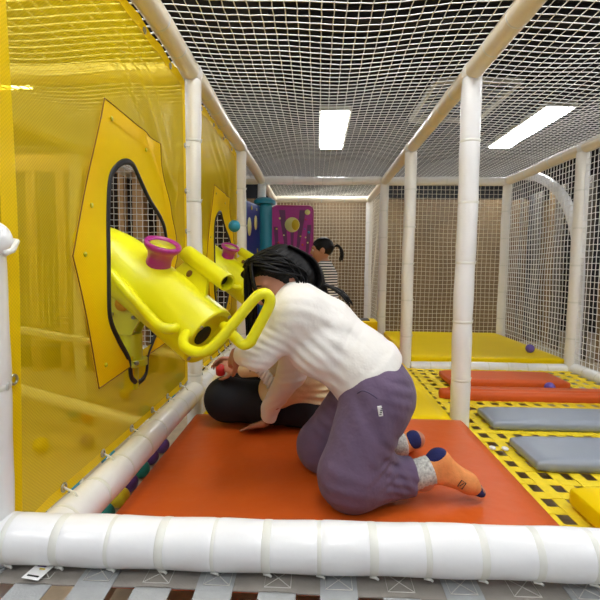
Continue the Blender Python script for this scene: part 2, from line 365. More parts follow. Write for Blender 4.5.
def sheetx(y, z, oy=0.0):
    """x of the sheet surface: taut folds running to the upper corner, a soft belly"""
    u = (y - RY[1] - oy) / 1.2; w = (z - .17) / 1.35
    e = max(0, min(1, 6 * u)) * max(0, min(1, 6 * (1 - u))) * max(0, min(1, 6 * w)) * max(0, min(1, 6 * (1 - w)))
    x = X0 - .022 + .02 * math.sin(PI * max(0, min(1, u))) * math.sin(PI * max(0, min(1, w)))
    s1 = (w - .74) + .75 * (u - .62)           # folds from the cutout top to the upper near corner
    f = 0
    for off, a, wd in ((0, .016, .03), (.11, .012, .022), (.21, .009, .02), (-.09, .007, .02)):
        g_ = math.exp(-((s1 - off) / wd) ** 2) * math.exp(-((u - .55 + off) / .33) ** 2) * (1 if w > .62 else math.exp(-((w - .62) / .08) ** 2))
        f += a * g_
    f += .010 * math.exp(-((u - .86 - .08 * math.sin(w * 9)) / .02) ** 2) * math.exp(-((w - .62) / .22) ** 2)
    f += .008 * math.exp(-((u - .93 + .05 * w) / .018) ** 2) * math.exp(-((w - .5) / .3) ** 2)
    f += .004 * math.sin(w * 17 + 2 * math.sin(u * 5)) * math.sin(PI * max(0, min(1, u)))
    return x + f * e
def make_sheet(oy, label, cut=True):
    root = thing('yellow_sheet', (X0, RY[1] + .6 + oy, .17), label, 'mesh sheet')
    hole = crspline(WIN, 6); c = (1.34, .7)
    y0, y1, z0, z1 = RY[1] + .012, RY[2] - .05, .182, ZT - .055
    N = 180; R_ = 34; mb = MB(); mbp = MB(); border = MB()
    edge_l = lambda z: y0 + .018 * math.sin(PI * max(0, min(1, (z - .2) / 1.3)))
    outer = [(edge_l(z0 + (z1 - z0) * k / 20), z0 + (z1 - z0) * k / 20) for k in range(21)]
    outer += [(y0 + (y1 - y0) * k / 12, z1 + .012 * abs(math.sin(k * PI / 2))) for k in range(1, 12)] + [(y1, z1)] + [(y1, z0 + .02)] + [(y0 + (y1 - y0) * (1 - k / 12), z0 + .01 - .0) for k in range(1, 12)]
    vs = []; pv = []
    for i in range(N):
        a = 2 * PI * i / N; d = (math.cos(a), math.sin(a)); th = ray_to(hole, c, d); to = ray_to(outer, c, d); tp = ray_to(HEX, c, d)
        for j in range(R_):
            t = th + (to - th) * (j / (R_ - 1)); y, z = c[0] + d[0] * t, c[1] + d[1] * t; vs.append((sheetx(y, z), y + oy, z))
        for j in range(16):
            t = th + (tp - th) * (j / 15); y, z = c[0] + d[0] * t, c[1] + d[1] * t; pv.append((sheetx(y, z) + .004, y + oy, z))
    def fc(n): return [(i * n + j, i * n + j + 1, ((i + 1) % N) * n + j + 1, ((i + 1) % N) * n + j) for i in range(N) for j in range(n - 1)]
    mb.add(vs, fc(R_)); mb.build('mesh_panel', M['sheet'], root)
    mbp.add(pv, fc(16)); pt = mbp.build('hexagon_patch', M['patch'], root)
    # hem strip along the patch
    st = MB(); n = len(HEX)
    def band(poly_in, poly_out, off, B, closed=True):
        P = []
        for (a, b) in zip(poly_in, poly_out): P += [(sheetx(*a) + off, a[0] + oy, a[1]), (sheetx(*b) + off, b[0] + oy, b[1])]
        k = len(poly_in); B.add(P, [(2 * i, 2 * ((i + 1) % k), 2 * ((i + 1) % k) + 1, 2 * i + 1) for i in range(k if closed else k - 1)])
    dn = lambda poly, q: [(a[0] + (b[0] - a[0]) * k / q, a[1] + (b[1] - a[1]) * k / q) for a, b in zip(poly, poly[1:] + poly[:1]) for k in range(q)]
    hin = [(c[0] + (p[0] - c[0]) * .87, c[1] + (p[1] - c[1]) * .9) for p in HEX]
    band(dn(hin, 16), dn(HEX, 16), .0065, st); st.build('seam_strip', M['patch'], root)
    ln = MB(); ln.tube([(sheetx(*p) + .007, p[0] + oy, p[1]) for p in dn(HEX, 16)], .0016, 5, closed=True); ln.build('stitch_line', mat_seam, root)
    hm = MB(); o2 = [(c[0] + (p[0] - c[0]) * .93, c[1] + (p[1] - c[1]) * .95) for p in outer]
    band(dn(o2, 4), dn(outer, 4), .003, hm); hm.build('hem', M['patch'], root)
    tr = MB(); tr.tube([(sheetx(*p) + .004, p[0] + oy, p[1]) for p in hole], .009, 8, closed=True, up=(1, 0, 0), flat=.55); tr.build('black_piping', M['black'], root)
    # grommets
    gp = [(y0 + .03, z) for z in (.5, .76, 1.2)] + [(y1 - .02, z) for z in (.32, .5, .68, .86, 1.03, 1.22)] + [(y, z1 - .02) for y in (.95, 1.2, 1.45, 1.7)] + [(y, z0 + .03) for y in (.93, 1.11, 1.29, 1.46, 1.62, 1.78)]
    for (y, z) in gp:
        g1 = MB(); g1.tube([(sheetx(y, z) + .005, y + oy + .009 * math.cos(a), z + .009 * math.sin(a)) for a in [2 * PI * k / 12 for k in range(12)]], .0026, 6, closed=True); g1.build('grommet', M['steel'], root)
        if z < .22:
            t_ = MB(); t_.tube([(sheetx(y, z) + .004, y + oy, z), (X0 + .01, y + oy, z - .012), (X0 + .018, y + oy, z - .03)], .0028, 6); t_.build('cable_tie', M['tie'], root)
        if y > 1.8:
            t_ = MB(); t_.tube([(sheetx(y, z) + .004, y + oy, z), (X0 + .0, y + oy + .02, z)], .0028, 6); t_.build('cable_tie', M['tie'], root)
    for (y, z) in ((1.165, 1.1), (1.40, 1.08), (1.02, .74), (1.06, .86), (1.12, .45), (1.56, .47)):
        rv = MB(); rv.disc((sheetx(y, z) + .007, y + oy, z), (1, 0, 0), .006, .003, 10); rv.build('rivet', M['limed'], root)
    return root
mat_seam = mat('brown_seam', (120, 84, 14), .8)
make_sheet(0, 'large translucent yellow mesh sheet with hexagon patch, filling the left of the photo')
make_sheet(1.202, 'second yellow mesh sheet farther back, between two white posts, with the half-hidden cannon')
# tie and knob at the near edge of the sheet
t = thing('rope_tie', (-.6, .74, .75), 'white padded knob with a white strap laced into the near yellow sheet', 'tie')
MB().sphere((-.624, .752, .757), .036, 18, 12, (1, .8, 1.0)).build('knob', M['vinyl'], t)
MB().tube([(-.56, .70, .735), (-.57, .73, .74), (-.59, .77, .757), (-.612, .78, .76)], .005, 8).build('strap', M['tie'], t)

# ------------------------------------------------------------------ mats
def padmat(name, label, c, d, m, r=.018, puff=.0, cat='mat', tilt=None, sub=8, seams=True):
    mb = MB(); mb.rbox(c, d, r, tilt, puff, sub=sub); return tag(mb.build(name, m), label, cat)
padmat('floor_mat', 'big shiny orange mat the people kneel and sit on', (.003, 1.34, .045), (1.115, .90, .09), M['orange'], .012, sub=10)
padmat('floor_mat', 'yellow mat strip beyond the big orange mat, beside the middle posts', (0, 2.345, .038), (1.06, 1.10, .094), M['ymat'], .012)
padmat('floor_mat', 'orange mat beyond the yellow strip, mostly hidden behind the white sweatshirt', (.0, 3.6, .055), (1.06, 1.3, .12), M['orange2'], .015)
padmat('floor_mat', 'big yellow mat lying at the back right under the net', (1.19, 3.79, .03), (1.13, 1.25, .07), M['ymat'], .012)
padmat('floor_mat', 'orange mat glimpsed under the grey webbing at the bottom edge', (-.18, .28, .05), (.8, .7, .06), M['orange'], .012)
padmat('step_pad', 'yellow step pad cut off at the right edge, nearest of the row of pads', (1.24, 1.235, .025), (1.02, .17, .06), M['ymat'], .016, .006, 'pad')
padmat('step_pad', 'nearer of the two grey step pads', (1.245, 1.65, .012), (1.0, .245, .042), M['grey'], .018, .006, 'pad')
padmat('step_pad', 'farther grey step pad, just before the orange ones', (1.25, 2.035, .012), (1.0, .215, .042), M['grey'], .018, .006, 'pad')
rl = thing('step_roll', (.66, 2.42, -.01), 'round-ended orange step roll behind the grey pads', 'pad')
mb = MB(); mb.tube([(.645, 2.42, .012), (.65, 2.42, .012), (.665, 2.42, .012), (1.70, 2.42, .012), (1.715, 2.42, .012)], [.016, .027, .032, .032, .024], 20); mb.rbox((1.2, 2.435, .010), (.98, .15, .046), .016, None, .004); mb.build('roll', M['orange2'], rl)
mb = MB(); mb.tube([(.70, 2.42, .012), (.71, 2.42, .012)], .0335, 20); mb.build('end_band', M['orange'], rl)
padmat('step_pad', 'flat orange step pad farthest back, with the violet ball on its near edge', (1.13, 2.76, .012), (.72, .26, .042), M['orange2'], .014, .006, 'pad')
# yellow box with black top
bx = thing('step_block', (.43, 4.3, .1), 'small yellow block with a dark top near the distant white post', 'block')
MB().rbox((.42, 4.2, .15), (.22, .26, .1), .012).build('block', M['ymat'], bx)
MB().rbox((.40, 4.2, .203), (.12, .16, .012), .004).build('dark_top', M['black'], bx)

# ------------------------------------------------------------------ woven webbing floors
def weave(name, label, x0, x1, y0, y1, z, sx, sy, w, ma, mb_, cat='webbing', ph=0, x_off=0, stitch=False):
    root = thing(name, ((x0 + x1) / 2, (y0 + y1) / 2, z), label, cat)
    xs = [x0 + sx * i + x_off for i in range(int((x1 - x0) / sx) + 1)]; ys = [y0 + sy * j for j in range(int((y1 - y0) / sy) + 1)]
    h = .0022; th = .0012
    def strap(axis, pos, length0, length1, crossings, par, m):
        B = MB(); pts = []; a = [length0] + [q for c in crossings for q in (c - w * .55, c - w * .3, c + w * .3, c + w * .55)] + [length1]
        zz = [0] + [q for k, c in enumerate(crossings) for q in (0, h * (1 if (k + par) % 2 else -1), h * (1 if (k + par) % 2 else -1), 0)] + [0]
        q = [(t_, zt) for t_, zt in zip(a, zz) if length0 <= t_ <= length1]; jit = random.uniform(-.002, .002)
        vs = []; 
        for (t_, zt) in q:
            for s_ in (-w / 2, w / 2):
                for dz in (-th, th):
                    p = pos + s_ + jit + .0015 * math.sin(t_ * 9 + pos * 40)
                    vs.append((p, t_, z + zt + dz) if axis == 'y' else (t_, p, z + zt + dz))
        fs = []
        for i in range(len(q) - 1):
            b = 4 * i; fs += [(b, b + 4, b + 6, b + 2), (b + 1, b + 3, b + 7, b + 5), (b, b + 1, b + 5, b + 4), (b + 2, b + 6, b + 7, b + 3)]
        fs += [(0, 2, 3, 1), (len(vs) - 4, len(vs) - 3, len(vs) - 1, len(vs) - 2)]
        B.add(vs, fs); o = B.build('strap', m, root, smooth=False); return o
    for i, x in enumerate(xs): strap('y', x, y0 - sy * .4, y1, ys, i + ph, ma[i % len(ma)])
    for j, y in enumerate(ys): strap('x', y, x0 - .02, x1, xs, j + 1 + ph, mb_[j % len(mb_)])
    if stitch:
        for i, x in enumerate(xs):
            for j, y in list(enumerate(ys))[-3:]:
                B = MB(); k = w * .36; zz = z + h + .0019
                Q = [(x - k, y - k, zz), (x + k, y - k, zz), (x + k, y + k, zz), (x - k, y + k, zz), (x - k, y - k, zz), (x + k, y + k, zz)]
                B.tube(Q, .0009, 4); B.tube([(x - k, y + k, zz), (x + k, y - k, zz)], .0009, 4); B.build('box_stitch', M['stitch'], root)
    return root
weave('webbing_floor', 'woven yellow strap floor with square gaps under the grey and orange pads', .575, 1.76, .84, 3.1, -.012, .075, .09, .0405, [M['yweb']], [M['yweb']])
weave('webbing_lattice', 'grey woven strap lattice hanging off the white bar at the bottom edge', -.635 + .0, .62, .30, .742, .168, .105, .1055, .063, [M['gweb']], [M['gweb2']], ph=1, stitch=True, x_off=.0)
# loose tag on the lattice
tg = thing('care_tag', (-.53, .70, .174), 'small white printed tag on the grey webbing at the lower left', 'tag')
Mt = Matrix.Rotation(-.15, 3, 'Z')
MB().box((-.53, .712, .1795), (.033, .05, .001), Mt).build('tag_sheet', M['tagw'], tg, smooth=False)
for dx, dy, w_, m_ in ((0, .018, .02, 'ballp'), (.004, .012, .014, 'ballr'), (-.003, .006, .016, 'ballp'), (.003, .0, .01, 'bally'), (0, -.018, .022, 'black')):
    p = Mt @ V((dx, dy, 0)); MB().box((-.53 + p.x, .712 + p.y, .1803), (w_, .003, .0008), Mt).build('print_mark', M[m_], tg, smooth=False)
for k in (0, 1):
    cl = MB(); cl.sphere((.665 + .048 * k, 1.725 - .004 * k, -.003), .013, 14, 8, (1, 1.3, .5)); tag(cl.build('plastic_clip', M['tagw']), ['left', 'right'][k] + ' one of the two small white clips on the yellow webbing near the thick post', 'clip')

# ------------------------------------------------------------------ balls
def ball(p, r, m, label, group=None, name='plastic_ball'):
    mb = MB(); mb.sphere((0, 0, 0), r, 24, 14); o = mb.build(name, M[m]); o.location = p
    return tag(o, label, 'ball', group)
ball((1.60, 3.38, .098), .033, 'ballv', 'violet ball resting on the big yellow mat at the back')
ball((1.325, 2.56, .020), .030, 'ballv', 'violet ball lying against the near edge of the farthest orange step pad')
gb = [(-.645, 1.165, 'ballt', 'teal ball nearest the camera in the gap beside the orange mat'), (-.64, 1.255, 'bally', 'yellow ball in the gap beside the orange mat'), (-.652, 1.345, 'ballp', 'purple ball next to the yellow one in the gap beside the orange mat'),
      (-.65, 1.44, 'ballt', 'middle teal ball in the gap between sheet and orange mat'), (-.655, 1.54, 'ballp', 'second purple ball along the gap'), (-.65, 1.64, 'ballp', 'farthest purple ball along the gap')]
for x, y, m_, l in gb: ball((x - .0, y, .008), .03, m_, l)
k = 0
cols = ['ballt', 'bally', 'ballp', 'ballr', 'ballb']; names = {'ballt': 'teal', 'bally': 'yellow', 'ballp': 'purple', 'ballr': 'red', 'ballb': 'blue'}
for i in range(46):
    x = -.78 - random.random() * .85; y = .9 + (i / 46) * 2.9; m_ = cols[i % 5]
    ball((x, y, -.26), .04, m_, names[m_] + ' ball lying on the pit floor behind the yellow sheets', names[m_] + ' balls behind the sheets')

# ------------------------------------------------------------------ cannon
def frame_from(d, up=V((0, 0, 1))):
    d = V(d).normalized(); s_ = d.cross(up).normalized(); u = s_.cross(d); return d, s_, u
def make_cannon():
    A = V((-.70, 1.365, .742)); B_ = V((-.352, 1.215, .512)); d, s_, u = frame_from(B_ - A); L_ = (B_ - A).length   # d: towards the muzzle end
    root = thing('water_cannon', (-.64, 1.33, .34), 'lime yellow toy cannon with looped handle poking through the nearest cutout', 'toy cannon')
    R_ = .092
    P = lambda t, a=0, b=0: A + d * t + s_ * a + u * b
    mb = MB(); ts = [(-.14, .035), (-.13, .05), (-.05, .075), (0, R_ * .93), (.02, R_ * .97), (.05, R_), (L_ - .012, R_), (L_ - .003, R_ * .985), (L_, R_ * .95), (L_ - .001, R_ * .80), (L_ - .03, R_ * .78), (L_ - .031, .01)]
    mb.lathe(A, d, ts, 40); mb.build('barrel', M['lime'], root, angle=35)
    mb = MB(); mb.lathe(A - s_ * .012 - u * .015, d, [(L_ - .030, R_ * .34), (L_ - .027, R_ * .34)], 28); mb.build('end_hole', M['dark'], root)
    for a in (.6, 2.2, 3.9, 5.4):
        mb = MB(); mb.disc(P(L_ - .0005, math.cos(a) * R_ * .88, math.sin(a) * R_ * .88), d, .006, .004, 10); mb.build('bolt', M['steel'], root)
    # purple funnel
    c = P(.205, .0, 0) + V((-.004, 0, .014)) + V((.34, -.30, .90)).normalized() * R_ * .93; cu = V((.34, -.30, .90)).normalized(); fn = thing('x', c, None, None); bpy.data.objects.remove(fn)
    mb = MB(); pr = [(-.03, .037), (0, .036), (.012, .035), (.03, .038), (.040, .047), (.046, .052), (.053, .054), (.060, .052), (.061, .043), (.052, .037), (.03, .033)]
    mb.lathe(c, cu, pr, 32); f = mb.build('funnel', M['purple'], root)
    mb = MB(); mb.lathe(c, cu, [(.049, .040), (.053, .040)], 28); mb.build('funnel_plug', M['limed'], f)
    # sighting tube on the far upper side, on a lug plate
    c0 = P(.13, -.075, R_ * 1.15) ; 
    Q0 = V((-.452, 1.34, .752)); Q1 = V((-.300, 1.215, .668)); dd = (Q1 - Q0).normalized()
    mb = MB(); ll = (Q1 - Q0).length; mb.lathe(Q0, dd, [(0, .02), (.004, .026), (ll - .003, .026), (ll, .025), (ll - .001, .020), (ll - .03, .019)], 24); tb = mb.build('sighting_tube', M['lime'], root, angle=40)
    mb = MB(); mb.lathe(Q1, dd, [(-.026, .0175), (-.024, .0175)], 20); mb.build('tube_hole', M['dark'], tb)
    # lug plate with a hole
    mb = MB(); e1 = Q0 * .72 + Q1 * .28; e2 = Q0 * .28 + Q1 * .72; dn_ = (P(L_ * .62) - (Q0 + Q1) / 2).normalized(); th = dd.cross(dn_).normalized() * .005
    pl = [e1 - dd * .03, e2 + dd * .035, e2 + dn_ * .03 + dd * .0, e2 + dn_ * .06 + dd * .03, e2 + dn_ * .11 + dd * .08, e1 + dn_ * .11 - dd * .05, e1 + dn_ * .06 - dd * .04]
    n = len(pl); mb.add([p - th for p in pl] + [p + th for p in pl], [tuple(range(n))[::-1], tuple(range(n, 2 * n))] + [(i, (i + 1) % n, n + (i + 1) % n, n + i) for i in range(n)]); lp = mb.build('lug_plate', M['lime'], root, smooth=False)
    mb = MB(); mb.disc(e1 + dn_ * .045 - th * 1.1 + dd * .02, -th.normalized(), .011, .002, 18); mb.build('lug_hole', mat_seam, lp)
    # looped handle: two prongs from the barrel end and a D loop
    H = [V((-.40, 1.15, .55)), V((0, 0, 0)), V((-.352, 1.095, .478)), V((-.305, 1.085, .497)), V((-.262, 1.085, .545)), V((-.215, 1.09, .61)), V((-.192, 1.10, .647)), V((-.170, 1.115, .660)), V((-.152, 1.14, .650)), V((-.158, 1.16, .62)),
         V((-.19, 1.19, .56)), V((-.212, 1.2, .515)), V((-.228, 1.205, .499)), V((-.248, 1.21, .50)), V((-.27, 1.21, .518)), V((-.295, 1.215, .538))]
    Hs = crs_open([(-.385, 1.17, .54), (-.395, 1.12, .530), (-.378, 1.07, .512), (-.334, 1.045, .504), (-.298, 1.04, .522), (-.25, 1.04, .577), (-.208, 1.045, .628), (-.190, 1.046, .646), (-.172, 1.048, .650), (-.162, 1.05, .635), (-.170, 1.052, .608), (-.203, 1.055, .545), (-.212, 1.056, .529), (-.230, 1.06, .523), (-.255, 1.08, .538), (-.30, 1.17, .552)], 8)
    mb = MB(); mb.tube(Hs, .0135, 16); mb.build('handle', M['lime'], root)
    # side rail
    S1 = [P(.02, .09, -.035), P(.02, .125, -.02), P(.05, .138, -.02), P(.2, .142, -.03), P(.31, .140, -.035), P(.345, .125, -.035), P(.35, .09, -.035)]
    S1 = [V((-.64, 1.3, .665)), V((-.655, 1.265, .69)), V((-.635, 1.24, .685)), V((-.56, 1.19, .625)), V((-.49, 1.145, .572)), V((-.46, 1.13, .553)), V((-.43, 1.14, .548)), V((-.42, 1.19, .555))]
    mb = MB(); mb.tube(crs_open(S1, 8), .0145, 16); mb.build('side_rail', M['lime'], root)
    # mount: yoke plates, swivel post, base
    C0 = V((-.628, 1.325, .588))
    mb = MB()
    for sx in (-.035, .035):
        pl = [V((-.05, sx, .05)), V((.045, sx, .03)), V((.05, sx, -.03)), V((.02, sx, -.085)), V((-.02, sx, -.085)), V((-.055, sx, -.03))]
        vs = [C0 + p + V((0, k_, 0)) for k_ in (-.005, .005) for p in pl]; n = len(pl)
        mb.add(vs, [tuple(range(n))[::-1], tuple(range(n, 2 * n))] + [(i, (i + 1) % n, n + (i + 1) % n, n + i) for i in range(n)])
    mb.build('yoke', M['limed'], root, smooth=False)
    mb = MB(); mb.disc(C0 + V((-.003, -.04, .01)), (0, -1, 0), .022, .008, 20); mb.build('pivot_cap', mat('amber_cap', (206, 150, 20), .5), root)
    mb = MB(); mb.tube([C0 + V((0, 0, -.085)), C0 + V((0, 0, -.165))], .036, 24); mb.tube([C0 + V((0, 0, -.165)), C0 + V((0, 0, -.185))], .05, 24); mb.tube([C0 + V((0, 0, -.185)), C0 + V((0, 0, -.26))], .022, 16); mb.build('swivel_post', M['limed'], root, angle=40)
    for dx in (-.035, 0, .035):
        mb = MB(); mb.disc(C0 + V((dx, -.05 + abs(dx) * .4, -.17)), (0, -1, 0), .007, .007, 8); mb.build('bolt', M['steel'], root)
    mb = MB(); mb.disc(C0 + V((.03, -.042, -.03)), (0, -1, 0), .006, .006, 8); mb.disc(C0 + V((-.035, -.042, -.02)), (0, -1, 0), .005, .006, 8); mb.build('bolt', M['steel'], root)
    return root
def crs_open(P, n):
    P = [V(p) for p in P]; out = []
    for i in range(len(P) - 1):
        p0 = P[max(i - 1, 0)]; p1 = P[i]; p2 = P[i + 1]; p3 = P[min(i + 2, len(P) - 1)]
        for k in range(n):
            t = k / n; out.append(.5 * (2 * p1 + (p2 - p0) * t + (2 * p0 - 5 * p1 + 4 * p2 - p3) * t * t + (3 * p1 - p0 - 3 * p2 + p3) * t ** 3))
    out.append(P[-1]); return out
can = make_cannon()
c2 = copy_tree(can); c2.location = can.location + V((-.05, 1.25, .045))
tag(c2, 'second lime cannon farther back, half hidden behind the dark-haired heads', 'toy cannon')
ball((-.523, 2.500, .938), .034, 'ballb', 'small blue ball sitting in the funnel of the far cannon')

# ------------------------------------------------------------------ space play panels
def rpoly(w, h, r, n=6):
    out = []
    for cx, cy, a0 in ((w / 2 - r, h / 2 - r, 0), (-w / 2 + r, h / 2 - r, PI / 2), (-w / 2 + r, -h / 2 + r, PI), (w / 2 - r, -h / 2 + r, 1.5 * PI)):
        out += [(cx + r * math.cos(a0 + PI / 2 * k / n), cy + r * math.sin(a0 + PI / 2 * k / n)) for k in range(n + 1)]
    return out
pn = thing('play_panel', (-.3, 4.25, .0), 'magenta panel with a pale yellow planet and stars, facing the camera at the back', 'play panel')
poly = rpoly(.40, 1.1, .05); n = len(poly); mb = MB(); c = V((-.29, 4.25, .735))
mb.add([(c.x + a, c.y - .02, c.z + b) for a, b in poly] + [(c.x + a, c.y + .02, c.z + b) for a, b in poly], [tuple(range(n)), tuple(range(2 * n - 1, n - 1, -1))] + [(i, n + i, n + (i + 1) % n, (i + 1) % n) for i in range(n)])
mb.build('board', M['magp'], pn, angle=30)
mb = MB(); mb.tube([(c.x + a, c.y - .02, c.z + b) for a, b in poly], .006, 6, closed=True); mb.build('edge_trim', M['purple'], pn)
for (xa, xb, za, zb, w_) in ((-.10, -.05, .46, .05, .03), (.10, .05, .46, .05, .03), (-.16, -.12, .30, -.3, .02), (.165, .12, .32, -.3, .02), (.0, .0, .28, .0, .018)):
    mb = MB(); mb.add([(c.x + xa - w_, c.y - .0225, c.z + za + .05), (c.x + xa + w_, c.y - .0225, c.z + za + .05), (c.x + xb + w_ * .4, c.y - .0225, c.z + zb + .05), (c.x + xb - w_ * .4, c.y - .0225, c.z + zb + .05)], [(0, 3, 2, 1)]); mb.build('ray_mark', M['dmag'], pn, smooth=False)
def spot(x, z, r, m, nm='dot', y=.023, sx=1): 
    mb = MB(); mb.disc((c.x + x, c.y - y, c.z + z), (0, -1, 0), r, .002, 24, sx); return mb.build(nm, M[m], pn)
spot(.0, .37, .072, 'cream', 'planet'); spot(.03, .37, .05, 'gold', 'planet_shade', .0255, .7)
spot(.145, .49, .026, 'cream', 'planet'); spot(0, .0, .15, 'green', 'planet'); spot(.05, .09, .02, 'red', 'dot', .026); spot(-.04, .08, .018, 'bally', 'dot', .026)
for x, z, r, m_ in ((-.12, .43, .01, 'cream'), (.12, .33, .009, 'ballv'), (-.13, .2, .01, 'ballr'), (-.05, .16, .017, 'ballb'), (.1, .18, .011, 'ballr'), (.16, .3, .012, 'ballb'), (.13, .25, .007, 'cream'), (-.15, .33, .008, 'gold'), (.08, .26, .007, 'gold'), (-.08, .27, .007, 'cream'), (.15, .2, .008, 'cream'), (-.16, .1, .009, 'cream'), (.13, .42, .008, 'red'), (-.1, .1, .008, 'bally')): spot(x, z, r, m_)
pl = thing('play_pillar', (-.54, 4.3, 0), 'teal plastic pillar wrapped around the back left post', 'pillar')
MB().tube([(-.545, 4.24, 0), (-.545, 4.24, 1.26), (-.545, 4.24, 1.30), (-.545, 4.24, 1.32)], [.062, .062, .055, .04], 24).build('column', M['teal'], pl, angle=50)
MB().tube([(-.56, 4.26, 1.30), (-.56, 4.26, 1.335), (-.56, 4.26, 1.36)], [.105, .105, .07], 24).build('cap', M['teal'], pl, angle=50)
sp_ = thing('play_panel', (-.6, 3.9, 0), 'narrow navy panel with pale yellow ovals, left of the teal pillar', 'play panel')
a_ = V((-.60, 4.14, 0)); b_ = V((-.68, 3.72, 0)); dd = (b_ - a_).normalized(); nn_ = V((-dd.y, dd.x, 0)) * 1; nn_ = nn_ if nn_.x > 0 else -nn_
Rz = Matrix.Rotation(math.atan2(dd.y, dd.x), 3, 'Z')
MB().rbox((a_ + b_) / 2 + V((0, 0, .73)), (.42, .035, 1.08), .015, Rz).build('board', M['navy'], sp_)
MB().tube([b_ + V((.0, 0, -.31)), b_ + V((.0, 0, 1.27))], .03, 16).build('edge_post', M['teal'], sp_)
for t_, z, r, m_ in ((.15, 1.1, .065, 'cream'), (.32, 1.05, .08, 'cream'), (.2, .75, .03, 'gold'), (.1, .85, .02, 'gold'), (.3, .8, .012, 'ballr'), (.12, 1.22, .012, 'cream'), (.26, 1.22, .02, 'gold'), (.1, .68, .05, 'cream'), (.24, .62, .04, 'gold')):
    mb = MB(); mb.disc(a_ + dd * t_ + V((0, 0, z)) + nn_ * .018, nn_, r, .003, 20, .6); mb.build('painted_oval', M[m_], sp_)

# ------------------------------------------------------------------ room
def struct(name, mb, m): o = mb.build(name, m, smooth=False); o['kind'] = 'structure'; return o
struct('floor', MB().box((.5, 2.6, -.34), (9, 9.4, .06)), M['floor'])
CZ = 2.35
struct('ceiling', MB().box((.5, 2.6, CZ + .14), (9, 9.4, .08)), M['ceil'])
for k in range(24):
    y = -1.6 + k * .36
    tag(MB().box((2.2, y, CZ + .05), (5.2, .03, .09)).build('ceiling_fin', M['darkwall'], smooth=False), 'dark ceiling fin above the nets', 'ceiling fin', 'dark fins across the ceiling')
struct('wall_back', MB().box((.5, 7.3, 1.05), (9, .08, 2.8)), M['darkwall'])
struct('wall_partition', MB().box((.1, 6.2, .65), (6.4, .08, 1.98)), M['plank'])
struct('trim_1', MB().box((-.63, 1.9, -.05), (.2, 2.5, .05)), M['floor'])
struct('wall_left', MB().box((-3.3, 2.6, 1.05), (.08, 9.4, 2.8)), M['plank'])
struct('wall_right', MB().box((4.4, 2.6, 1.05), (.08, 9.4, 2.8)), M['darkwall'])
for i, (x, w_) in enumerate(((-1.30, .09), (-1.48, .06), (-1.68, .10), (-1.84, .05), (-2.12, .09), (-2.40, .08), (-2.68, .09))):
    tag(MB().box((x, 4.0, .62), (w_, .09, 1.86)).build('wooden_stud', M['stud'], smooth=False), 'bare tan wooden upright beyond the left cross net, ' + ['first', 'second', 'third', 'fourth', 'fifth', 'sixth', 'last'][i] + ' from the right', 'wooden post')
tag(MB().box((-1.95, 4.0, 1.62), (2.3, .12, .14)).build('wooden_rail', M['stud'], smooth=False), 'tan wooden rail lying across the tops of the wooden uprights', 'rail')
tag(MB().box((-1.95, 4.14, .66), (2.3, .03, 1.94)).build('dark_board', M['backboard'], smooth=False), 'dark brown board closing the gaps behind the wooden uprights', 'board')
# vertical panels beyond the right-hand net
for i in range(9):
    y = 4.15 + i * .26
    tag(MB().rbox((2.75 + .05 * (i % 2), y, .72), (.035, .17, 1.9), .01).build('hanging_panel', [M['curtain'], M['plank'], M['curtain'], M['darkwall']][i % 4], smooth=True), '%s upright panel hanging beyond the right-hand net' % ['grey', 'tan', 'grey', 'dark'][i % 4], 'panel', '%s panels beyond the right net' % ['grey', 'tan', 'grey', 'dark'][i % 4])
ar = thing('arch_tube', (2.05, 3.6, 0), 'white padded arch tube outside the right-hand net', 'arch')
P_ = crs_open([(2.1, 5.1, 1.70), (2.1, 4.7, 1.67), (2.1, 4.29, 1.545), (2.1, 3.97, 1.34), (2.1, 3.77, 1.08), (2.1, 3.68, .8), (2.1, 3.66, .4), (2.1, 3.66, -.3)], 8)
MB().tube(P_, .045, 18).build('foam_sleeve', M['vinyl'], ar)
wr = thing('white_frame', (2.15, 2.6, 0), 'white padded frame standing outside the net at the right edge', 'frame')
MB().tube([(2.2, 2.3, .42), (2.2, 3.25, .42)], .05, 16).build('rail', M['vinyl'], wr)
MB().tube([(2.2, 2.3, 1.25), (2.2, 3.25, 1.25)], .045, 16).build('rail', M['vinyl'], wr)
MB().tube([(2.2, 3.12, -.3), (2.2, 3.12, 1.25)], .03, 16).build('upright', M['vinyl'], wr)

# lamps (troffers on the ceiling; those left of the sheets and over the kneeling person are unseen, added for their light; the ones behind the camera light the room the same way)
def lamp(x, y, w, l, label):
    t_ = thing('ceiling_lamp', (x, y, CZ), label, 'ceiling lamp')
    MB().box((x, y, CZ + .03), (w + .05, l + .05, .05)).build('housing', M['alu'], t_, smooth=False)
    MB().box((x, y, CZ), (w, l, .02)).build('diffuser', M['lamp'] if y < 5 else M['lamp2'], t_, smooth=False)
lamp(.125, 5.52, .29, 1.45, 'bright rectangular lamp above the middle lane near the back cross beam')
lamp(2.42, 5.45, .27, 1.5, 'long bright lamp above the right-hand lane')
for x, y, l in ((.1, .95, 'unseen lamp added on the ceiling right over the kneeling person, above the frame'), (1.5, 1.2, 'lamp on the ceiling over the grey step pads, above the frame'), (.0, -.9, 'lamp on the ceiling behind the camera, over the middle lane'), (2.4, -.6, 'lamp on the ceiling behind the camera on the right'), (-1.35, .75, 'unseen lamp added left of the yellow sheets to light them from behind, near'), (-2.9, 3.5, 'unseen lamp added left of the yellow sheets to light them from behind, far'), (2.9, 2.2, 'lamp outside the right-hand net'), (-1.9, -1.2, 'lamp behind the camera on the left')):  # unseen fill added: backlight for the sheets, top light over the kneeling person
    lamp(x, y, .3, 1.3, l)
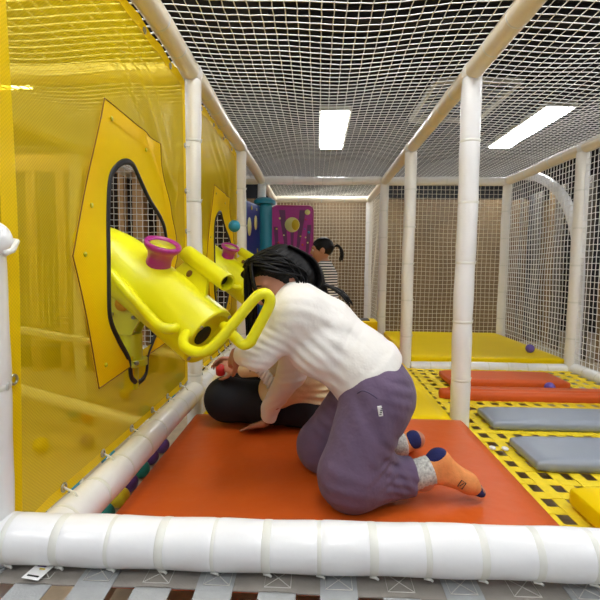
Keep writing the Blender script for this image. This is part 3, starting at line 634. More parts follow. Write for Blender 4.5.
# air-conditioning grille
ac = thing('ceiling_grille', (1.2, 4.5, CZ), 'dim square air grille on the ceiling seen past the middle roof beam', 'air grille')
for (x, y, w, l) in ((.98, 4.55, .04, 1.1), (1.72, 4.55, .04, 1.1), (1.35, 4.02, .78, .04), (1.35, 5.08, .78, .04)):
    MB().box((x, y, CZ + .0), (w, l, .04)).build('frame_bar', M['alu'], ac, smooth=False)
for k in range(7): MB().box((1.35, 4.15 + k * .13, CZ + .01), (.7, .03, .02)).build('louvre', M['grey'], ac, smooth=False)

# ------------------------------------------------------------------ signed-distance bodies
class Field:
    def __init__(s, lo, hi, h):
        s.lo = np.array(lo, float); s.h = h; s.n = np.ceil((np.array(hi) - s.lo) / h).astype(int) + 1
        s.V = np.full(tuple(s.n), .08, np.float32)
    def _loc(s, lo, hi):
        a = np.clip(np.floor((np.array(lo) - s.lo) / s.h).astype(int), 0, s.n); b = np.clip(np.ceil((np.array(hi) - s.lo) / s.h).astype(int) + 1, 0, s.n)
        sl = tuple(slice(a[i], b[i]) for i in range(3)); g = np.meshgrid(*[s.lo[i] + np.arange(a[i], b[i]) * s.h for i in range(3)], indexing='ij')
        return sl, np.stack(g, -1).astype(np.float32)
    def _apply(s, sl, d, k, op):
        v = s.V[sl]; d = d.astype(np.float32)
        if op == 'u':
            hh = np.maximum(k - np.abs(v - d), 0) / k; s.V[sl] = np.minimum(v, d) - hh * hh * k * .25
        elif op == 's':
            d = -d; hh = np.maximum(k - np.abs(v - d), 0) / k; s.V[sl] = np.maximum(v, d) + hh * hh * k * .25
        elif op == 'add': s.V[sl] = v + d
        elif op == 'max': s.V[sl] = np.maximum(v, d)
    def cap(s, a, b, ra, rb=None, k=.02, sq=None, op='u'):
        rb = ra if rb is None else rb; a = np.array(a, float); b = np.array(b, float); r = max(ra, rb); pad = r + k + .03
        if sq: pad = r * max(1, sq[1]) + k + .03
        sl, p = s._loc(np.minimum(a, b) - pad, np.maximum(a, b) + pad)
        q = p - a; ab = b - a
        if sq:
            dv = np.array(sq[0], float); dv /= np.linalg.norm(dv); f = 1 / sq[1] - 1
            q = q + (q @ dv)[..., None] * dv * f; ab = ab + (ab @ dv) * dv * f
        t = np.clip((q @ ab) / max(ab @ ab, 1e-9), 0, 1); d = np.linalg.norm(q - t[..., None] * ab, axis=-1) - (ra + (rb - ra) * t)
        if sq and sq[1] < 1: d = d * (sq[1] * .5 + .5)
        s._apply(sl, d, k, op); return s
    def ell(s, c, r, R=None, k=.02, op='u'):
        c = np.array(c, float); r = np.array(r, float); pad = r.max() + k + .03; sl, p = s._loc(c - pad, c + pad); q = p - c
        if R is not None: q = q @ np.array(R)
        k0 = np.linalg.norm(q / r, axis=-1); k1 = np.linalg.norm(q / (r * r), axis=-1); d = k0 * (k0 - 1) / np.maximum(k1, 1e-6)
        s._apply(sl, d, k, op); return s
    def cut(s, c, n, R=.15):
        """flat cut: removes what lies beyond the plane (towards n), within R"""
        c = np.array(c, float); n = np.array(n, float); n /= np.linalg.norm(n); sl, p = s._loc(c - R, c + R)
        d = (p - c) @ n; m = np.linalg.norm(p - c, axis=-1) < R; v = s.V[sl]; k = .009; hh = np.maximum(k - np.abs(v - d), 0) / k; s.V[sl] = np.where(m, np.maximum(v, d) + hh * hh * k * .25, v); return s
    def fold(s, c, R, dirn, wl, amp, bend=0, ph=0):
        """wrinkles: ridges across dirn around c"""
        c = np.array(c, float); dirn = np.array(dirn, float); dirn /= np.linalg.norm(dirn); sl, p = s._loc(c - 2 * R, c + 2 * R); q = p - c
        o = np.cross(dirn, [0.2, 1, .1]); t = q @ dirn + bend * np.sin((q @ o) / (R * .6))
        e = np.exp(-(q * q).sum(-1) / R ** 2); w = np.sin(t * 2 * PI / wl + ph); w = np.sign(w) * np.abs(w) ** .8
        s.V[sl] += (-amp * .62 * w * e).astype(np.float32); return s
    def floor(s, z): 
        k = int((z - s.lo[2]) / s.h); zz = s.lo[2] + np.arange(s.n[2]) * s.h; s.V = np.maximum(s.V, (z - zz)[None, None, :].astype(np.float32)); return s
    def mesh(s, name):
        Vv = s.V; Vv[0] = Vv[-1] = .05; Vv[:, 0] = Vv[:, -1] = .05; Vv[:, :, 0] = Vv[:, :, -1] = .05
        n = np.array(Vv.shape) - 1; acc = np.zeros(tuple(n) + (3,), np.float32); cnt = np.zeros(tuple(n), np.int16)
        for ax in range(3):
            o1, o2 = [a for a in range(3) if a != ax]
            for i in (0, 1):
                for j in (0, 1):
                    s0 = [slice(0, n[0]), slice(0, n[1]), slice(0, n[2])]; s0[o1] = slice(i, n[o1] + i); s0[o2] = slice(j, n[o2] + j); s1 = list(s0); s1[ax] = slice(1, n[ax] + 1)
                    a = Vv[tuple(s0)]; b = Vv[tuple(s1)]; x = (a < 0) != (b < 0); t = np.where(x, a / np.where(x, a - b, 1), 0)
                    cnt += x; acc[..., ax] += t; acc[..., o1] += x * i; acc[..., o2] += x * j
        act = cnt > 0; idx = -np.ones(tuple(n), np.int64); idx[act] = np.arange(act.sum()); ijk = np.argwhere(act)
        P = s.lo + (ijk + acc[act] / cnt[act][:, None]) * s.h; F_ = []
        ins = Vv < 0
        for ax in range(3):
            o1, o2 = (ax + 1) % 3, (ax + 2) % 3
            a = [slice(1, -1)] * 3; a[ax] = slice(0, -1); b = [slice(1, -1)] * 3; b[ax] = slice(1, None)
            A = ins[tuple(a)]; B = ins[tuple(b)]; w_ = np.argwhere(A != B)
            if not len(w_): continue
            base = w_.copy(); base[:, o1] += 1; base[:, o2] += 1
            def cell(d1, d2): c = base.copy(); c[:, o1] -= d1; c[:, o2] -= d2; return idx[c[:, 0], c[:, 1], c[:, 2]]
            q = np.stack([cell(1, 1), cell(0, 1), cell(0, 0), cell(1, 0)], 1); fl = ~A[w_[:, 0], w_[:, 1], w_[:, 2]]
            q[fl] = q[fl][:, ::-1]; F_.append(q)
        F_ = np.concatenate(F_); F_ = F_[(F_ >= 0).all(1)]
        # light Laplacian smoothing
        for it in range(2):
            sm = np.zeros_like(P); ct = np.zeros(len(P))
            for k in range(4):
                a = F_[:, k]; b = F_[:, (k + 1) % 4]; np.add.at(sm, a, P[b]); np.add.at(ct, a, 1); np.add.at(sm, b, P[a]); np.add.at(ct, b, 1)
            P = P * .5 + .5 * sm / np.maximum(ct, 1)[:, None]
        me = bpy.data.meshes.new(name); me.vertices.add(len(P)); me.vertices.foreach_set('co', P.astype(np.float32).ravel())
        me.loops.add(len(F_) * 4); me.loops.foreach_set('vertex_index', F_.ravel().astype(np.int32)); me.polygons.add(len(F_)); me.polygons.foreach_set('loop_start', np.arange(0, len(F_) * 4, 4, dtype=np.int32)); me.update(calc_edges=True); me.validate()
        return me
    def build(s, name, m, parent): return link(name, s.mesh(name), m, parent)
def basis(fwd, up):
    f = V(fwd).normalized(); r = f.cross(V(up)).normalized(); u = r.cross(f); return f, r, u
def head(Fd, c, fwd, up, sc=1.0, k=.012):
    """skull, jaw, nose, lips, ears, brow; c = middle of the head, sc=1 is a 0.2 m head"""
    f, r, u = basis(fwd, up); c = V(c); R = np.array([list(f), list(r), list(u)]).T
    L = lambda a, b, d: tuple(c + (f * a + r * b + u * d) * sc)
    Fd.ell(L(-.010, 0, .018), np.array([.088, .072, .082]) * sc, R, k=.02)
    Fd.ell(L(.022, 0, -.030), np.array([.060, .054, .066]) * sc, R, k=.03 * sc)
    Fd.cap(L(.062, 0, -.078), L(.04, 0, -.07), .020 * sc, .03 * sc, k=.03 * sc)          # chin
    for q in (-1, 1):
        Fd.ell(L(.050, q * .034, -.028), np.array([.026, .024, .026]) * sc, R, k=.025 * sc)   # cheek
        Fd.ell(L(.080, q * .030, .004), np.array([.014, .019, .013]) * sc, R, k=.012 * sc, op='s')   # eye socket
        Fd.cap(L(.070, q * .045, .022), L(.080, q * .014, .024), .009 * sc, .010 * sc, k=.016 * sc)   # brow
        Fd.ell(L(-.012, q * .072, -.006), np.array([.018, .008, .029]) * sc, R, k=.006 * sc)  # ear
        Fd.ell(L(-.006, q * .081, -.002), np.array([.009, .006, .016]) * sc, R, k=.004 * sc, op='s')
        Fd.ell(L(.087, q * .009, -.026), np.array([.007, .007, .006]) * sc, R, k=.008 * sc)
    Fd.cap(L(.078, 0, .012), L(.094, 0, -.022), .007 * sc, .0105 * sc, k=.014 * sc)       # nose
    Fd.cap(L(.080, -.014, -.049), L(.080, .014, -.049), .0065 * sc, k=.008 * sc); Fd.cap(L(.079, -.012, -.057), L(.079, .012, -.057), .007 * sc, k=.007 * sc)
    return L
def face_bits(L, parent, fwd, up, sc, name='face'):
    f, r, u = basis(fwd, up)
    for q in (-1, 1):
        e = MB(); e.sphere(L(.068, q * .030, .003), .0125 * sc, 16, 10); o = e.build('eye', M['white'], parent)
        e = MB(); e.disc(V(L(.0795, q * .030, .001)), f, .006 * sc, .001, 14); e.build('iris', M['black'], o)
        e = MB(); e.tube([L(.079, q * .045, .020), L(.084, q * .030, .026), L(.086, q * .015, .023)], [.0015 * sc, .003 * sc, .002 * sc], 6); e.build('eyebrow', M['hair'], parent)
    e = MB(); e.tube([L(.0835, -.016, -.0525), L(.0885, 0, -.0525), L(.0835, .016, -.0525)], [.002 * sc, .0042 * sc, .002 * sc], 8); e.build('lips', mat('lips', (170, 92, 84), .5), parent)
def hand(Fd, wrist, palm_dir, palm_n, size=1.0, curl=.3, spread=.16, side=1, k=.005):
    """palm and five unequal fingers; palm_n = palm normal (palm side), side = +1 thumb towards palm_dir x palm_n"""
    d = V(palm_dir).normalized(); n = V(palm_n); n = (n - d * n.dot(d)).normalized(); t = d.cross(n) * side; w = V(wrist); z = size
    pc = w + d * .045 * z
    for q, ll in ((-.026, .078), (-.009, .084), (.009, .086), (.025, .080)):
        Fd.cap(w + t * q * .6 * z + d * .01 * z, w + d * ll * z + t * q * z, .014 * z, .0115 * z, k=.012 * z)
    for q, ll, fl, rr in ((-.026, .080, .050, .0072), (-.009, .086, .064, .008), (.009, .088, .070, .0082), (.026, .082, .062, .008)):
        p0 = w + d * ll * z + t * q * z; dirn = (d + t * q * spread / .026).normalized(); a = 0; p = p0
        for j, fr in enumerate((.45, .32, .23)):
            a += curl * (1.0 if j else .7); dd = dirn * math.cos(a) + n * math.sin(a); p2 = p + dd * fl * fr * z; Fd.cap(p, p2, rr * z * (1 - .08 * j), rr * z * (.94 - .1 * j), k=.004); p = p2
    p0 = w + d * .022 * z + t * .026 * z; p1 = p0 + (d * .55 + t * .75 + n * .3).normalized() * .036 * z; p2 = p1 + (d * .85 + t * .35 + n * .3).normalized() * .030 * z; p3 = p2 + (d * .95 + t * .1 + n * .35).normalized() * .022 * z
    Fd.cap(w + d * .015 * z, p0, .015 * z, .013 * z, k=.012); Fd.cap(p0, p1, .0125 * z, .010 * z, k=.008); Fd.cap(p1, p2, .0098 * z, .0088 * z, k=.004); Fd.cap(p2, p3, .0088 * z, .0075 * z, k=.004)
def locks(B, paths, r0=.006, n=6, taper=True):
    for P_ in paths:
        Q = crs_open(P_, 5); N = len(Q); B.tube(Q, [r0 * (math.sin(PI * min(1, (i + 1) / N * .5 + .25)) if taper else 1) * (1 - .75 * (i / (N - 1)) ** 3) + .0006 for i in range(N)], n, flat=.6)

def grid(Q): return np.stack(np.meshgrid(*[Q.lo[i] + np.arange(Q.n[i]) * Q.h for i in range(3)], indexing='ij'), -1)
# ================================================================== person A: white sweatshirt, purple-grey trousers, kneeling
pa = thing('person', (.12, 1.2, .09), 'person kneeling on the orange mat in white sweatshirt, purple-grey trousers and orange socks', 'person')
hipL, hipR = (.113, 1.145, .370), (.113, 1.285, .370); kneeL, kneeR = (.042, 1.10, .168), (-.03, 1.30, .160)
ankL, ankR = (.245, 1.14, .150), (.215, 1.385, .135)
pel = (.125, 1.215, .39); waist = (.085, 1.215, .435); chest = (-.035, 1.235, .535); ucl = (-.10, 1.255, .585); neck0 = (-.125, 1.265, .635); headc = (-.158, 1.285, .674)
shL, shR = (-.098, 1.155, .592), (-.098, 1.375, .560); elL, elR = (-.203, 1.145, .487), (-.130, 1.45, .355); wrL, wrR = (-.262, 1.27, .452), (-.215, 1.565, .165)
hf, hu = V((-.72, -.46, -.52)), V((-.55, -.05, .83))
lo, hi = (-.46, .98, .06), (.46, 1.74, .83)
B = Field(lo, hi, .0042)
B.cap((.112, 1.215, .385), waist, .072, .070, sq=((0, 1, 0), 1.2)); B.cap(waist, chest, .078, .085, k=.04, sq=((0, 1, 0), 1.2)); B.cap(chest, ucl, .08, .062, k=.04, sq=((0, 1, 0), 1.25))
for h_, k_, a_ in ((hipL, kneeL, ankL), (hipR, kneeR, ankR)): B.cap(V(h_) - V((.012, 0, 0)), k_, .064, .048, k=.03); B.cap(k_, a_, .046, .026, k=.02)
for toe in ((ankL, (.290, 1.150, .195), (.365, 1.145, .140), (.398, 1.14, .120)), (ankR, (.285, 1.41, .150), (.27, 1.47, .115), (.26, 1.52, .108))):
    B.cap(toe[0], toe[1], .025, .022, k=.02); B.cap(toe[1], toe[2], .022, .022, k=.03); B.cap(toe[2], toe[3], .020, .012, k=.02)
for s_, e_, w_ in ((shL, elL, wrL), (shR, elR, wrR)): B.cap(s_, e_, .040, .028, k=.03); B.cap(e_, w_, .027, .018, k=.015); B.cap(ucl, s_, .05, .04, k=.03)
B.cap(neck0, V(headc) - V(hf) * .01 - V(hu) * .05, .036, .034, k=.02)
LA = head(B, headc, hf, hu, .92)
hand(B, V(wrR) + V((-.012, .006, -.03)), (-.85, .25, -.32), (-.25, -.1, -.95), .78, curl=.10, side=-1, spread=.22)
hand(B, V(wrL) + V((-.012, .012, -.004)), (-.55, .75, -.25), (.7, .5, -.4), .78, curl=.55, side=1)
B.floor(.090); B.build('body', M['skin'], pa)
face_bits(LA, pa, hf, hu, .92)
# trousers
def hipcaps(Q, g):
    Q.cap((.122, 1.215, .372), (.098, 1.215, .428), .097 + g, .088 + g, k=.03, sq=((0, 1, 0), 1.22)); Q.ell((.128, 1.16, .365), (.072 + g, .07 + g, .085 + g), k=.05); Q.ell((.128, 1.28, .365), (.072 + g, .07 + g, .085 + g), k=.05)
T = Field((-.16, .98, .06), (.32, 1.50, .56), .0042)
hipcaps(T, 0); T.cap(hipL, (.05, 1.10, .19), .092, .082, k=.04); T.ell((.042, 1.10, .170), (.080, .076, .082), k=.03); T.cap((.06, 1.105, .160), (.215, 1.14, .158), .070, .050, k=.04); T.cap((.215, 1.14, .158), (.232, 1.142, .155), .050, .051, k=.01)
T.cap(hipR, (-.02, 1.30, .18), .085, .074, k=.04); T.cap((-.03, 1.30, .165), (-.03, 1.31, .16), .072, k=.03); T.cap((-.02, 1.31, .150), (.19, 1.38, .140), .060, .046, k=.03)
T.cut((.214, 1.14, .155), (.97, .15, -.02), .085); T.cut((.19, 1.382, .138), (.95, .25, -.03), .085); T.cut((.08, 1.215, .45), (-.62, .0, .78), .17)
T.fold((.13, 1.10, .24), .055, (.75, 0, .65), .030, .0055, .006); T.fold((.11, 1.09, .205), .05, (-.3, 0, .95), .034, .0045, .006, 1); T.fold((.16, 1.1, .40), .05, (.5, 0, .85), .03, .004, .008)
T.fold((.19, 1.1, .16), .05, (.9, 0, .4), .028, .0035, .005); T.fold((.10, 1.08, .33), .09, (.9, .1, .25), .055, .0035, .012); T.fold((.02, 1.05, .16), .06, (.3, 0, .9), .04, .003, .008); T.fold((.115, 1.085, .205), .04, (-.45, 0, .9), .020, .006, .006); T.fold((.165, 1.09, .165), .045, (.5, 0, .85), .022, .005, .006)
T.fold((-.03, 1.24, .26), .06, (.6, 0, .8), .035, .004, .006)
T.floor(.0905); tr_ = T.build('trousers', M['pants'], pa)
MB().rbox((.108, 1.036, .370), (.011, .004, .026), .0015, Matrix.Rotation(-.18, 3, 'Y')).build('side_label', M['tagw'], tr_)
for k in range(4): MB().box((.1085 + .0009 * k, 1.0335, .363 + .0045 * k), (.005, .001, .0022), Matrix.Rotation(-.18, 3, 'Y')).build('label_print', M['black'], tr_, smooth=False)
mb = MB(); mb.tube(crs_open([(.055, 1.062, .405), (.066, 1.045, .425 - .008), (.085, 1.035, .412), (.10, 1.033, .402)], 5), .002, 6); mb.build('pocket_seam', mat('pants_seam', (84, 72, 100), .9), tr_)
# sweatshirt
W = Field((-.36, 1.0, .08), (.26, 1.66, .74), .0042)
W.cap((.088, 1.215, .428), (.075, 1.215, .44), .096, .096, k=.02, sq=((0, 1, 0), 1.2)); W.cap((.07, 1.215, .442), chest, .093, .092, k=.05, sq=((0, 1, 0), 1.18)); W.cap(chest, ucl, .094, .074, k=.04, sq=((0, 1, 0), 1.25))
W.ell((-.045, 1.2, .485), (.075, .1, .07), k=.05)
W.cap(ucl, shL, .07, .068, k=.04); W.cap(ucl, shR, .066, .06, k=.04); W.cap(neck0, ucl, .047, .06, k=.03)
W.cap(shL, elL, .064, .046, k=.035); W.cap(elL, V(wrL), .045, .034, k=.03)
W.cap(shR, elR, .062, .048, k=.03); W.cap(elR, V(wrR) + V((0, 0, .03)), .047, .033, k=.02); W.cap(V(wrR) + V((.004, -.004, .035)), V(wrR) + V((-.006, .004, -.01)), .033, .030, k=.01)
W.cut(V(wrR) + V((-.004, .006, -.018)), (-.35, .3, -.9), .07); W.cut(V(wrL) + V((-.006, .006, 0)), (-.45, .85, -.15), .07); W.cut(V(neck0) + V((-.018, .003, .024)), (-.6, .1, .8), .068)
W.cut((.03, 1.215, .33), (.35, 0, -.94), .09)
W.fold((-.055, 1.13, .49), .065, (.75, 0, .65), .028, .0045, .007); W.fold((-.17, 1.11, .52), .05, (.6, 0, .8), .022, .004, .006, 1.2); W.fold((-.215, 1.11, .47), .045, (.3, .2, .9), .018, .004, .004)
W.fold((-.01, 1.13, .44), .05, (.7, 0, .72), .04, .004, .01, .5); W.fold((.0, 1.15, .56), .08, (.5, 0, .85), .05, .0035, .012)
W.fold((.04, 1.15, .53), .045, (.75, 0, -.65), .026, .003, .006); W.fold((-.135, 1.42, .35), .05, (-.1, 0, 1), .024, .004, .005); W.fold((-.19, 1.52, .23), .055, (-.3, .3, .9), .018, .0038, .003)
W.fold((-.09, 1.08, .60), .05, (.2, .5, .8), .03, .002, .006)
Wh = Field((-.36, 1.0, .08), (.26, 1.66, .74), .0042); hipcaps(Wh, .007); Wh.cut((.1, 1.215, .43), (-.64, 0, .77), .001)
gz = grid(W); pl_ = ((gz - np.array((.095, 1.215, .435))) @ np.array((-.64, 0, .77))).astype(np.float32); Wh.V = np.maximum(Wh.V, pl_); kk = .03; hh = np.maximum(kk - np.abs(W.V - Wh.V), 0) / kk; W.V = np.minimum(W.V, Wh.V) - hh * hh * kk * .25
W.cut((.118, 1.215, .408), (.64, 0, -.77), .20); W.build('sweatshirt', M['sweat'], pa)
# socks
def sock(ank, heel, ball_, toe, foot_n):
    ank, heel, ball_, toe = map(V, (ank, heel, ball_, toe)); al = (heel - ank).normalized()
    l3 = np.minimum.reduce([np.array(p) for p in (ank, heel, ball_, toe)]) - .06; h3 = np.maximum.reduce([np.array(p) for p in (ank, heel, ball_, toe)]) + .06
    def shape(g):
        Q = Field(l3, h3, .0032); Q.cap(ank, heel, .031 + g, .0285 + g, k=.02); Q.cap(ank, ball_, .024 + g, .022 + g, k=.02); Q.cap(heel, ball_, .024 + g, .024 + g, k=.02); Q.cap(ball_, toe, .0235 + g, .014 + g, k=.02, sq=(foot_n, .85)); return Q
    ax = (toe - heel).normalized(); lg = (ank - V(foot_n) * 0)
    Q = shape(0); Q.floor(.091); so = Q.build('sock', M['sock'], pa)
    Q = shape(.0012); c = toe + (ball_ - toe) * .25; Q.V = np.maximum(Q.V, -((grid(Q) - np.array(c)) @ np.array((toe - ball_).normalized())).astype(np.float32)); Q.floor(.0905); Q.build('toe_cap', M['sockn'], so)
    Q = shape(.0014); G_ = grid(Q); dd = np.linalg.norm(G_ - np.array(heel + (heel - ball_).normalized() * .018 + al * .006), axis=-1) - .031; Q.V = np.maximum(Q.V, dd.astype(np.float32)); Q.build('heel_patch', M['sockn'], so)
    return so
def grid_(Q): return np.stack(np.meshgrid(*[Q.lo[i] + np.arange(Q.n[i]) * Q.h for i in range(3)], indexing='ij'), -1)
soL = sock((.256, 1.143, .168), (.286, 1.15, .200), (.362, 1.145, .142), (.396, 1.142, .118), (.5, 0, .85))
soR = sock((.225, 1.388, .135), (.272, 1.405, .150), (.275, 1.46, .122), (.265, 1.52, .11), (.5, 0, .85))
for so, a, b, r_ in ((soL, V((.204, 1.135, .158)), V((.262, 1.146, .174)), .038), (soR, V((.180, 1.38, .135)), V((.245, 1.39, .14)), .035)):
    mb = MB(); n = 9; d_ = (b - a) / n; mb.tube([a + d_ * i for i in range(n + 1)], [r_ * (1 + .035 * (i % 2)) for i in range(n + 1)], 28); mb.build('sock_cuff', M['sockg'], so)
# square badge on the sock
fb = V((.338, 1.1165, .150)); mb = MB(); ux = V((.72, .02, -.50)).normalized(); uz = V((.45, -.1, .85)).normalized()
mb.tube([fb + ux * a + uz * b for a, b in ((-.007, -.010), (.007, -.010), (.007, .010), (-.007, .010))], .0014, 6, closed=True); mb.tube([fb - ux * .003 + uz * -.006, fb + ux * .003 + uz * .006], .0012, 6); mb.build('sock_badge', M['black'], soL)
# hair: parted, hanging down in front of and beside the face
Hh = Field((-.34, 1.15, .5), (-.0, 1.46, .84), .0042); f, r, u = basis(hf, hu); Rm = np.array([list(f), list(r), list(u)]).T; hc = V(headc)
L_ = lambda a, b, c: hc + f * a + r * b + u * c
Hh.ell(L_(-.016, 0, .020), (.088, .076, .080), Rm); Hh.ell(L_(-.05, 0, -.03), (.05, .07, .06), Rm, k=.03)
Hh.ell(L_(.082, -.022, -.024), (.072, .066, .070), Rm, k=.012, op='s')
G = grid(Hh) - np.array(hc); ang = np.arctan2(G @ np.array(r), G @ np.array(u)); Hh.V += (.0016 * np.sin(ang * 34 + 9 * (G @ np.array(f)) * 6)).astype(np.float32)
hr = Hh.build('hair', M['hair'], pa); 
HL = MB(); pth = []
for i in range(70):
    s0 = random.choice([-1, 1]); t = random.random(); th = -1.35 + 2.7 * (i / 69)          # angle across the head about the front-back axis
    p0 = L_(.045 + .02 * random.random(), math.sin(th) * .02, .096 - abs(th) * .006); p1 = L_(.01 + .03 * math.cos(i), math.sin(th) * .078, .022 + math.cos(th) * .072); p2 = L_(-.03 + .02 * math.sin(i * 2.1), math.sin(th) * .082, -.03 + .03 * math.cos(th))
    pth.append([p0, p1, p2, p2 + V((-.012 * random.random(), -.01, -.05))])
for i in range(46):          # curtain of hair falling at the front left of the face
    a = i / 45; p0 = L_(.035, -.02 + .07 * a, .090 - .01 * a); p1 = p0 + V((-.022 - .006 * a, .003 * (a - .5) * 9, -.022)); x_ = -.243 - .018 * random.random() + .004 * a; y_ = 1.25 + .09 * a
    ln = .09 + .11 * (1 - a) * random.random() + .07 * random.random()
    pth.append([p0, p1, V((x_, y_, .66)), V((x_ + .004, y_, .66 - ln * .5)), V((x_ + .012 * random.random(), y_ + .01 * random.random(), .66 - ln))])
for i in range(7):            # loose strands across the cheek
    a = i / 6; pth.append([L_(.06, -.03 - .01 * a, .085), L_(.092, -.045 - .006 * a, .03), L_(.095, -.048 - .012 * a, -.02 - .01 * a), L_(.085, -.03, -.075 - .02 * a)])
for i in range(30):           # hair over the nape side
    a = i / 29; pth.append([L_(-.06, -.06 + .12 * a, .07), L_(-.1, -.06 + .12 * a, .0), L_(-.085, -.07 + .14 * a, -.06), L_(-.05, -.06 + .12 * a, -.085)])
locks(HL, pth, .0062); HL.build('hair_locks', M['hair'], hr)

# ================================================================== person B: cream top, dark trousers, seated behind A
pb = thing('person', (-.12, 1.72, .09), 'person in a cream top and black trousers sitting behind the kneeling one, head mostly hidden', 'person')
bp, bch, bn = (-.08, 1.74, .19), (-.13, 1.66, .42), (-.13, 1.63, .53); bh = (-.135, 1.575, .655)
bkL, bkR = (-.40, 1.68, .19), (-.36, 1.90, .19)
bf, bu = V((-.9, .25, -.3)), V((-.25, 0, .97))
B = Field((-.56, 1.42, .06), (.16, 2.06, .80), .005)
B.cap(bp, bch, .095, .085, k=.04, sq=((0, 1, 0), 1.15)); B.cap(bch, bn, .08, .05, k=.04, sq=((0, 1, 0), 1.3)); B.cap(bn, V(bh) - V((0, 0, .06)), .034, .032)
for h_, k_, a_ in (((-.08, 1.67, .17), bkL, (-.22, 1.72, .125)), ((-.08, 1.82, .17), bkR, (-.20, 1.80, .125))): B.cap(h_, k_, .07, .05, k=.03); B.cap(k_, a_, .045, .03)
for a_, t_ in (((-.22, 1.72, .125), (-.12, 1.76, .112)), ((-.20, 1.80, .125), (-.12, 1.86, .112))): B.cap(a_, t_, .028, .018, k=.02)
bsh = [(-.15, 1.545, .48), (-.12, 1.77, .48)]; bel = [(-.225, 1.56, .36), (-.25, 1.80, .36)]; bwr = [(-.335, 1.62, .325), (-.36, 1.74, .33)]
for a_, b_, c__ in zip(bsh, bel, bwr): B.cap(bn, a_, .045, .038, k=.03); B.cap(a_, b_, .034, .026, k=.02); B.cap(b_, c__, .025, .018)
LB = head(B, bh, bf, bu, .88); hand(B, V(bwr[0]) + V((-.012, .006, 0)), (-.9, .3, .05), (.1, .6, -.6), .72, curl=.5); hand(B, V(bwr[1]) + V((-.012, -.004, 0)), (-.9, -.3, .05), (.1, -.6, -.6), .72, curl=.5, side=-1)
B.floor(.0905); B.build('body', M['skin'], pb); face_bits(LB, pb, bf, bu, .88)
T = Field((-.56, 1.46, .06), (.16, 2.06, .36), .005)
T.cap((-.06, 1.74, .18), (-.09, 1.74, .22), .105, .1, sq=((0, 1, 0), 1.3)); T.cap((-.08, 1.67, .17), bkL, .085, .080, k=.03); T.cap((-.08, 1.82, .17), bkR, .085, .075, k=.03); T.ell((-.40, 1.68, .185), (.085, .075, .088), k=.02)
T.cap(bkL, (-.24, 1.70, .13), .07, .05, k=.03); T.cap(bkR, (-.24, 1.80, .13), .07, .05, k=.03); T.fold((-.2, 1.6, .18), .1, (.9, 0, .3), .05, .004, .01); T.floor(.091); T.build('trousers', M['blackp'], pb)
W = Field((-.40, 1.44, .10), (.12, 1.96, .60), .0045)
W.cap((-.07, 1.72, .235), bch, .115, .1, k=.04, sq=((0, 1, 0), 1.15)); W.cap(bch, bn, .098, .068, k=.04, sq=((0, 1, 0), 1.3)); W.cap(bn, V(bn) + V((0, 0, .02)), .05, .045, k=.02)
W.cap((-.19, 1.62, .25), (-.1, 1.60, .33), .075, .08, k=.04)
for a_, b_, c__ in zip(bsh, bel, bwr): W.cap(bn, a_, .062, .056, k=.03); W.cap(a_, b_, .056, .046, k=.03); W.cap(b_, c__, .045, .034, k=.02)
for c__, sg in zip(bwr, (1, -1)): W.cut(V(c__) + V((.008, 0, 0)), (-.85, .4 * sg, -.1), .06)
W.cut(V(bn) + V((.0, 0, .03)), (0, 0, 1), .07); W.cut((-.09, 1.72, .165), (.1, 0, -1), .2)
W.fold((-.02, 1.60, .22), .07, (.25, 0, .97), .030, .006, .006); W.fold((-.15, 1.55, .33), .07, (.6, 0, .8), .034, .005, .006); W.fold((.02, 1.62, .25), .06, (.1, 0, 1), .028, .005, .006)
top = W.build('cream_top', M['creamtop'], pb)
# lace ruffle
mb = MB(); NN = 60; P1 = crs_open([(-.262, 1.50, .385), (-.245, 1.495, .36), (-.225, 1.495, .335), (-.205, 1.50, .305), (-.19, 1.505, .28)], 12)
vs = []
for i, p in enumerate(P1):
    for j in range(5):
        w_ = (j / 4 - .5) * .042; vs.append(p + V((.62, 0, .75)) * w_ + V((0, -.006 * math.sin(i * 1.1 + j) - .002, 0)) + V((.62, 0, .75)) * (.003 * math.sin(i * 1.9) if j in (0, 4) else 0))
mb.add(vs, [(i * 5 + j, i * 5 + j + 1, i * 5 + j + 6, i * 5 + j + 5) for i in range(len(P1) - 1) for j in range(4)]); lc = mb.build('lace_trim', M['lace'], top)
lm = lc.modifiers.new('th', 'SOLIDIFY'); lm.thickness = .002
# hair
f, r, u = basis(bf, bu); Rm = np.array([list(f), list(r), list(u)]).T; hc = V(bh); Lb = lambda a, b, c: hc + f * a + r * b + u * c
Hh = Field((-.26, 1.42, .5), (.06, 1.76, .82), .0045); Hh.ell(Lb(-.018, 0, .02), (.092, .082, .084), Rm); Hh.ell(Lb(.085, 0, -.04), (.06, .055, .062), Rm, k=.012, op='s')
Hh.cap(Lb(-.07, 0, -.01), Lb(-.085, 0, -.07), .045, .03, k=.03)
G = grid(Hh) - np.array(hc); ang = np.arctan2(G @ np.array(r), G @ np.array(u)); Hh.V += (.0016 * np.sin(ang * 32)).astype(np.float32); hb = Hh.build('hair', M['hair'], pb)
mb = MB(); locks(mb, [[Lb(-.09, -.01 + .02 * a, -.03), Lb(-.125, -.01 + .025 * a, -.05), Lb(-.155 - .01 * a, -.01 + .025 * a, -.085), Lb(-.175 - .01 * a, -.01 + .02 * a, -.125 - .015 * math.sin(a * 9))] for a in [i / 19 for i in range(20)]], .0075); mb.build('ponytail', M['hair'], hb)
tb = thing('red_toy', (-.41, 1.64, .32), 'small red plastic piece held by the person in the cream top', 'toy'); MB().lathe((-.415, 1.64, .295), (.1, -.3, 1), [(0, .012), (.004, .018), (.03, .020), (.034, .015), (.045, .008)], 16).build('cup', M['red'], tb)

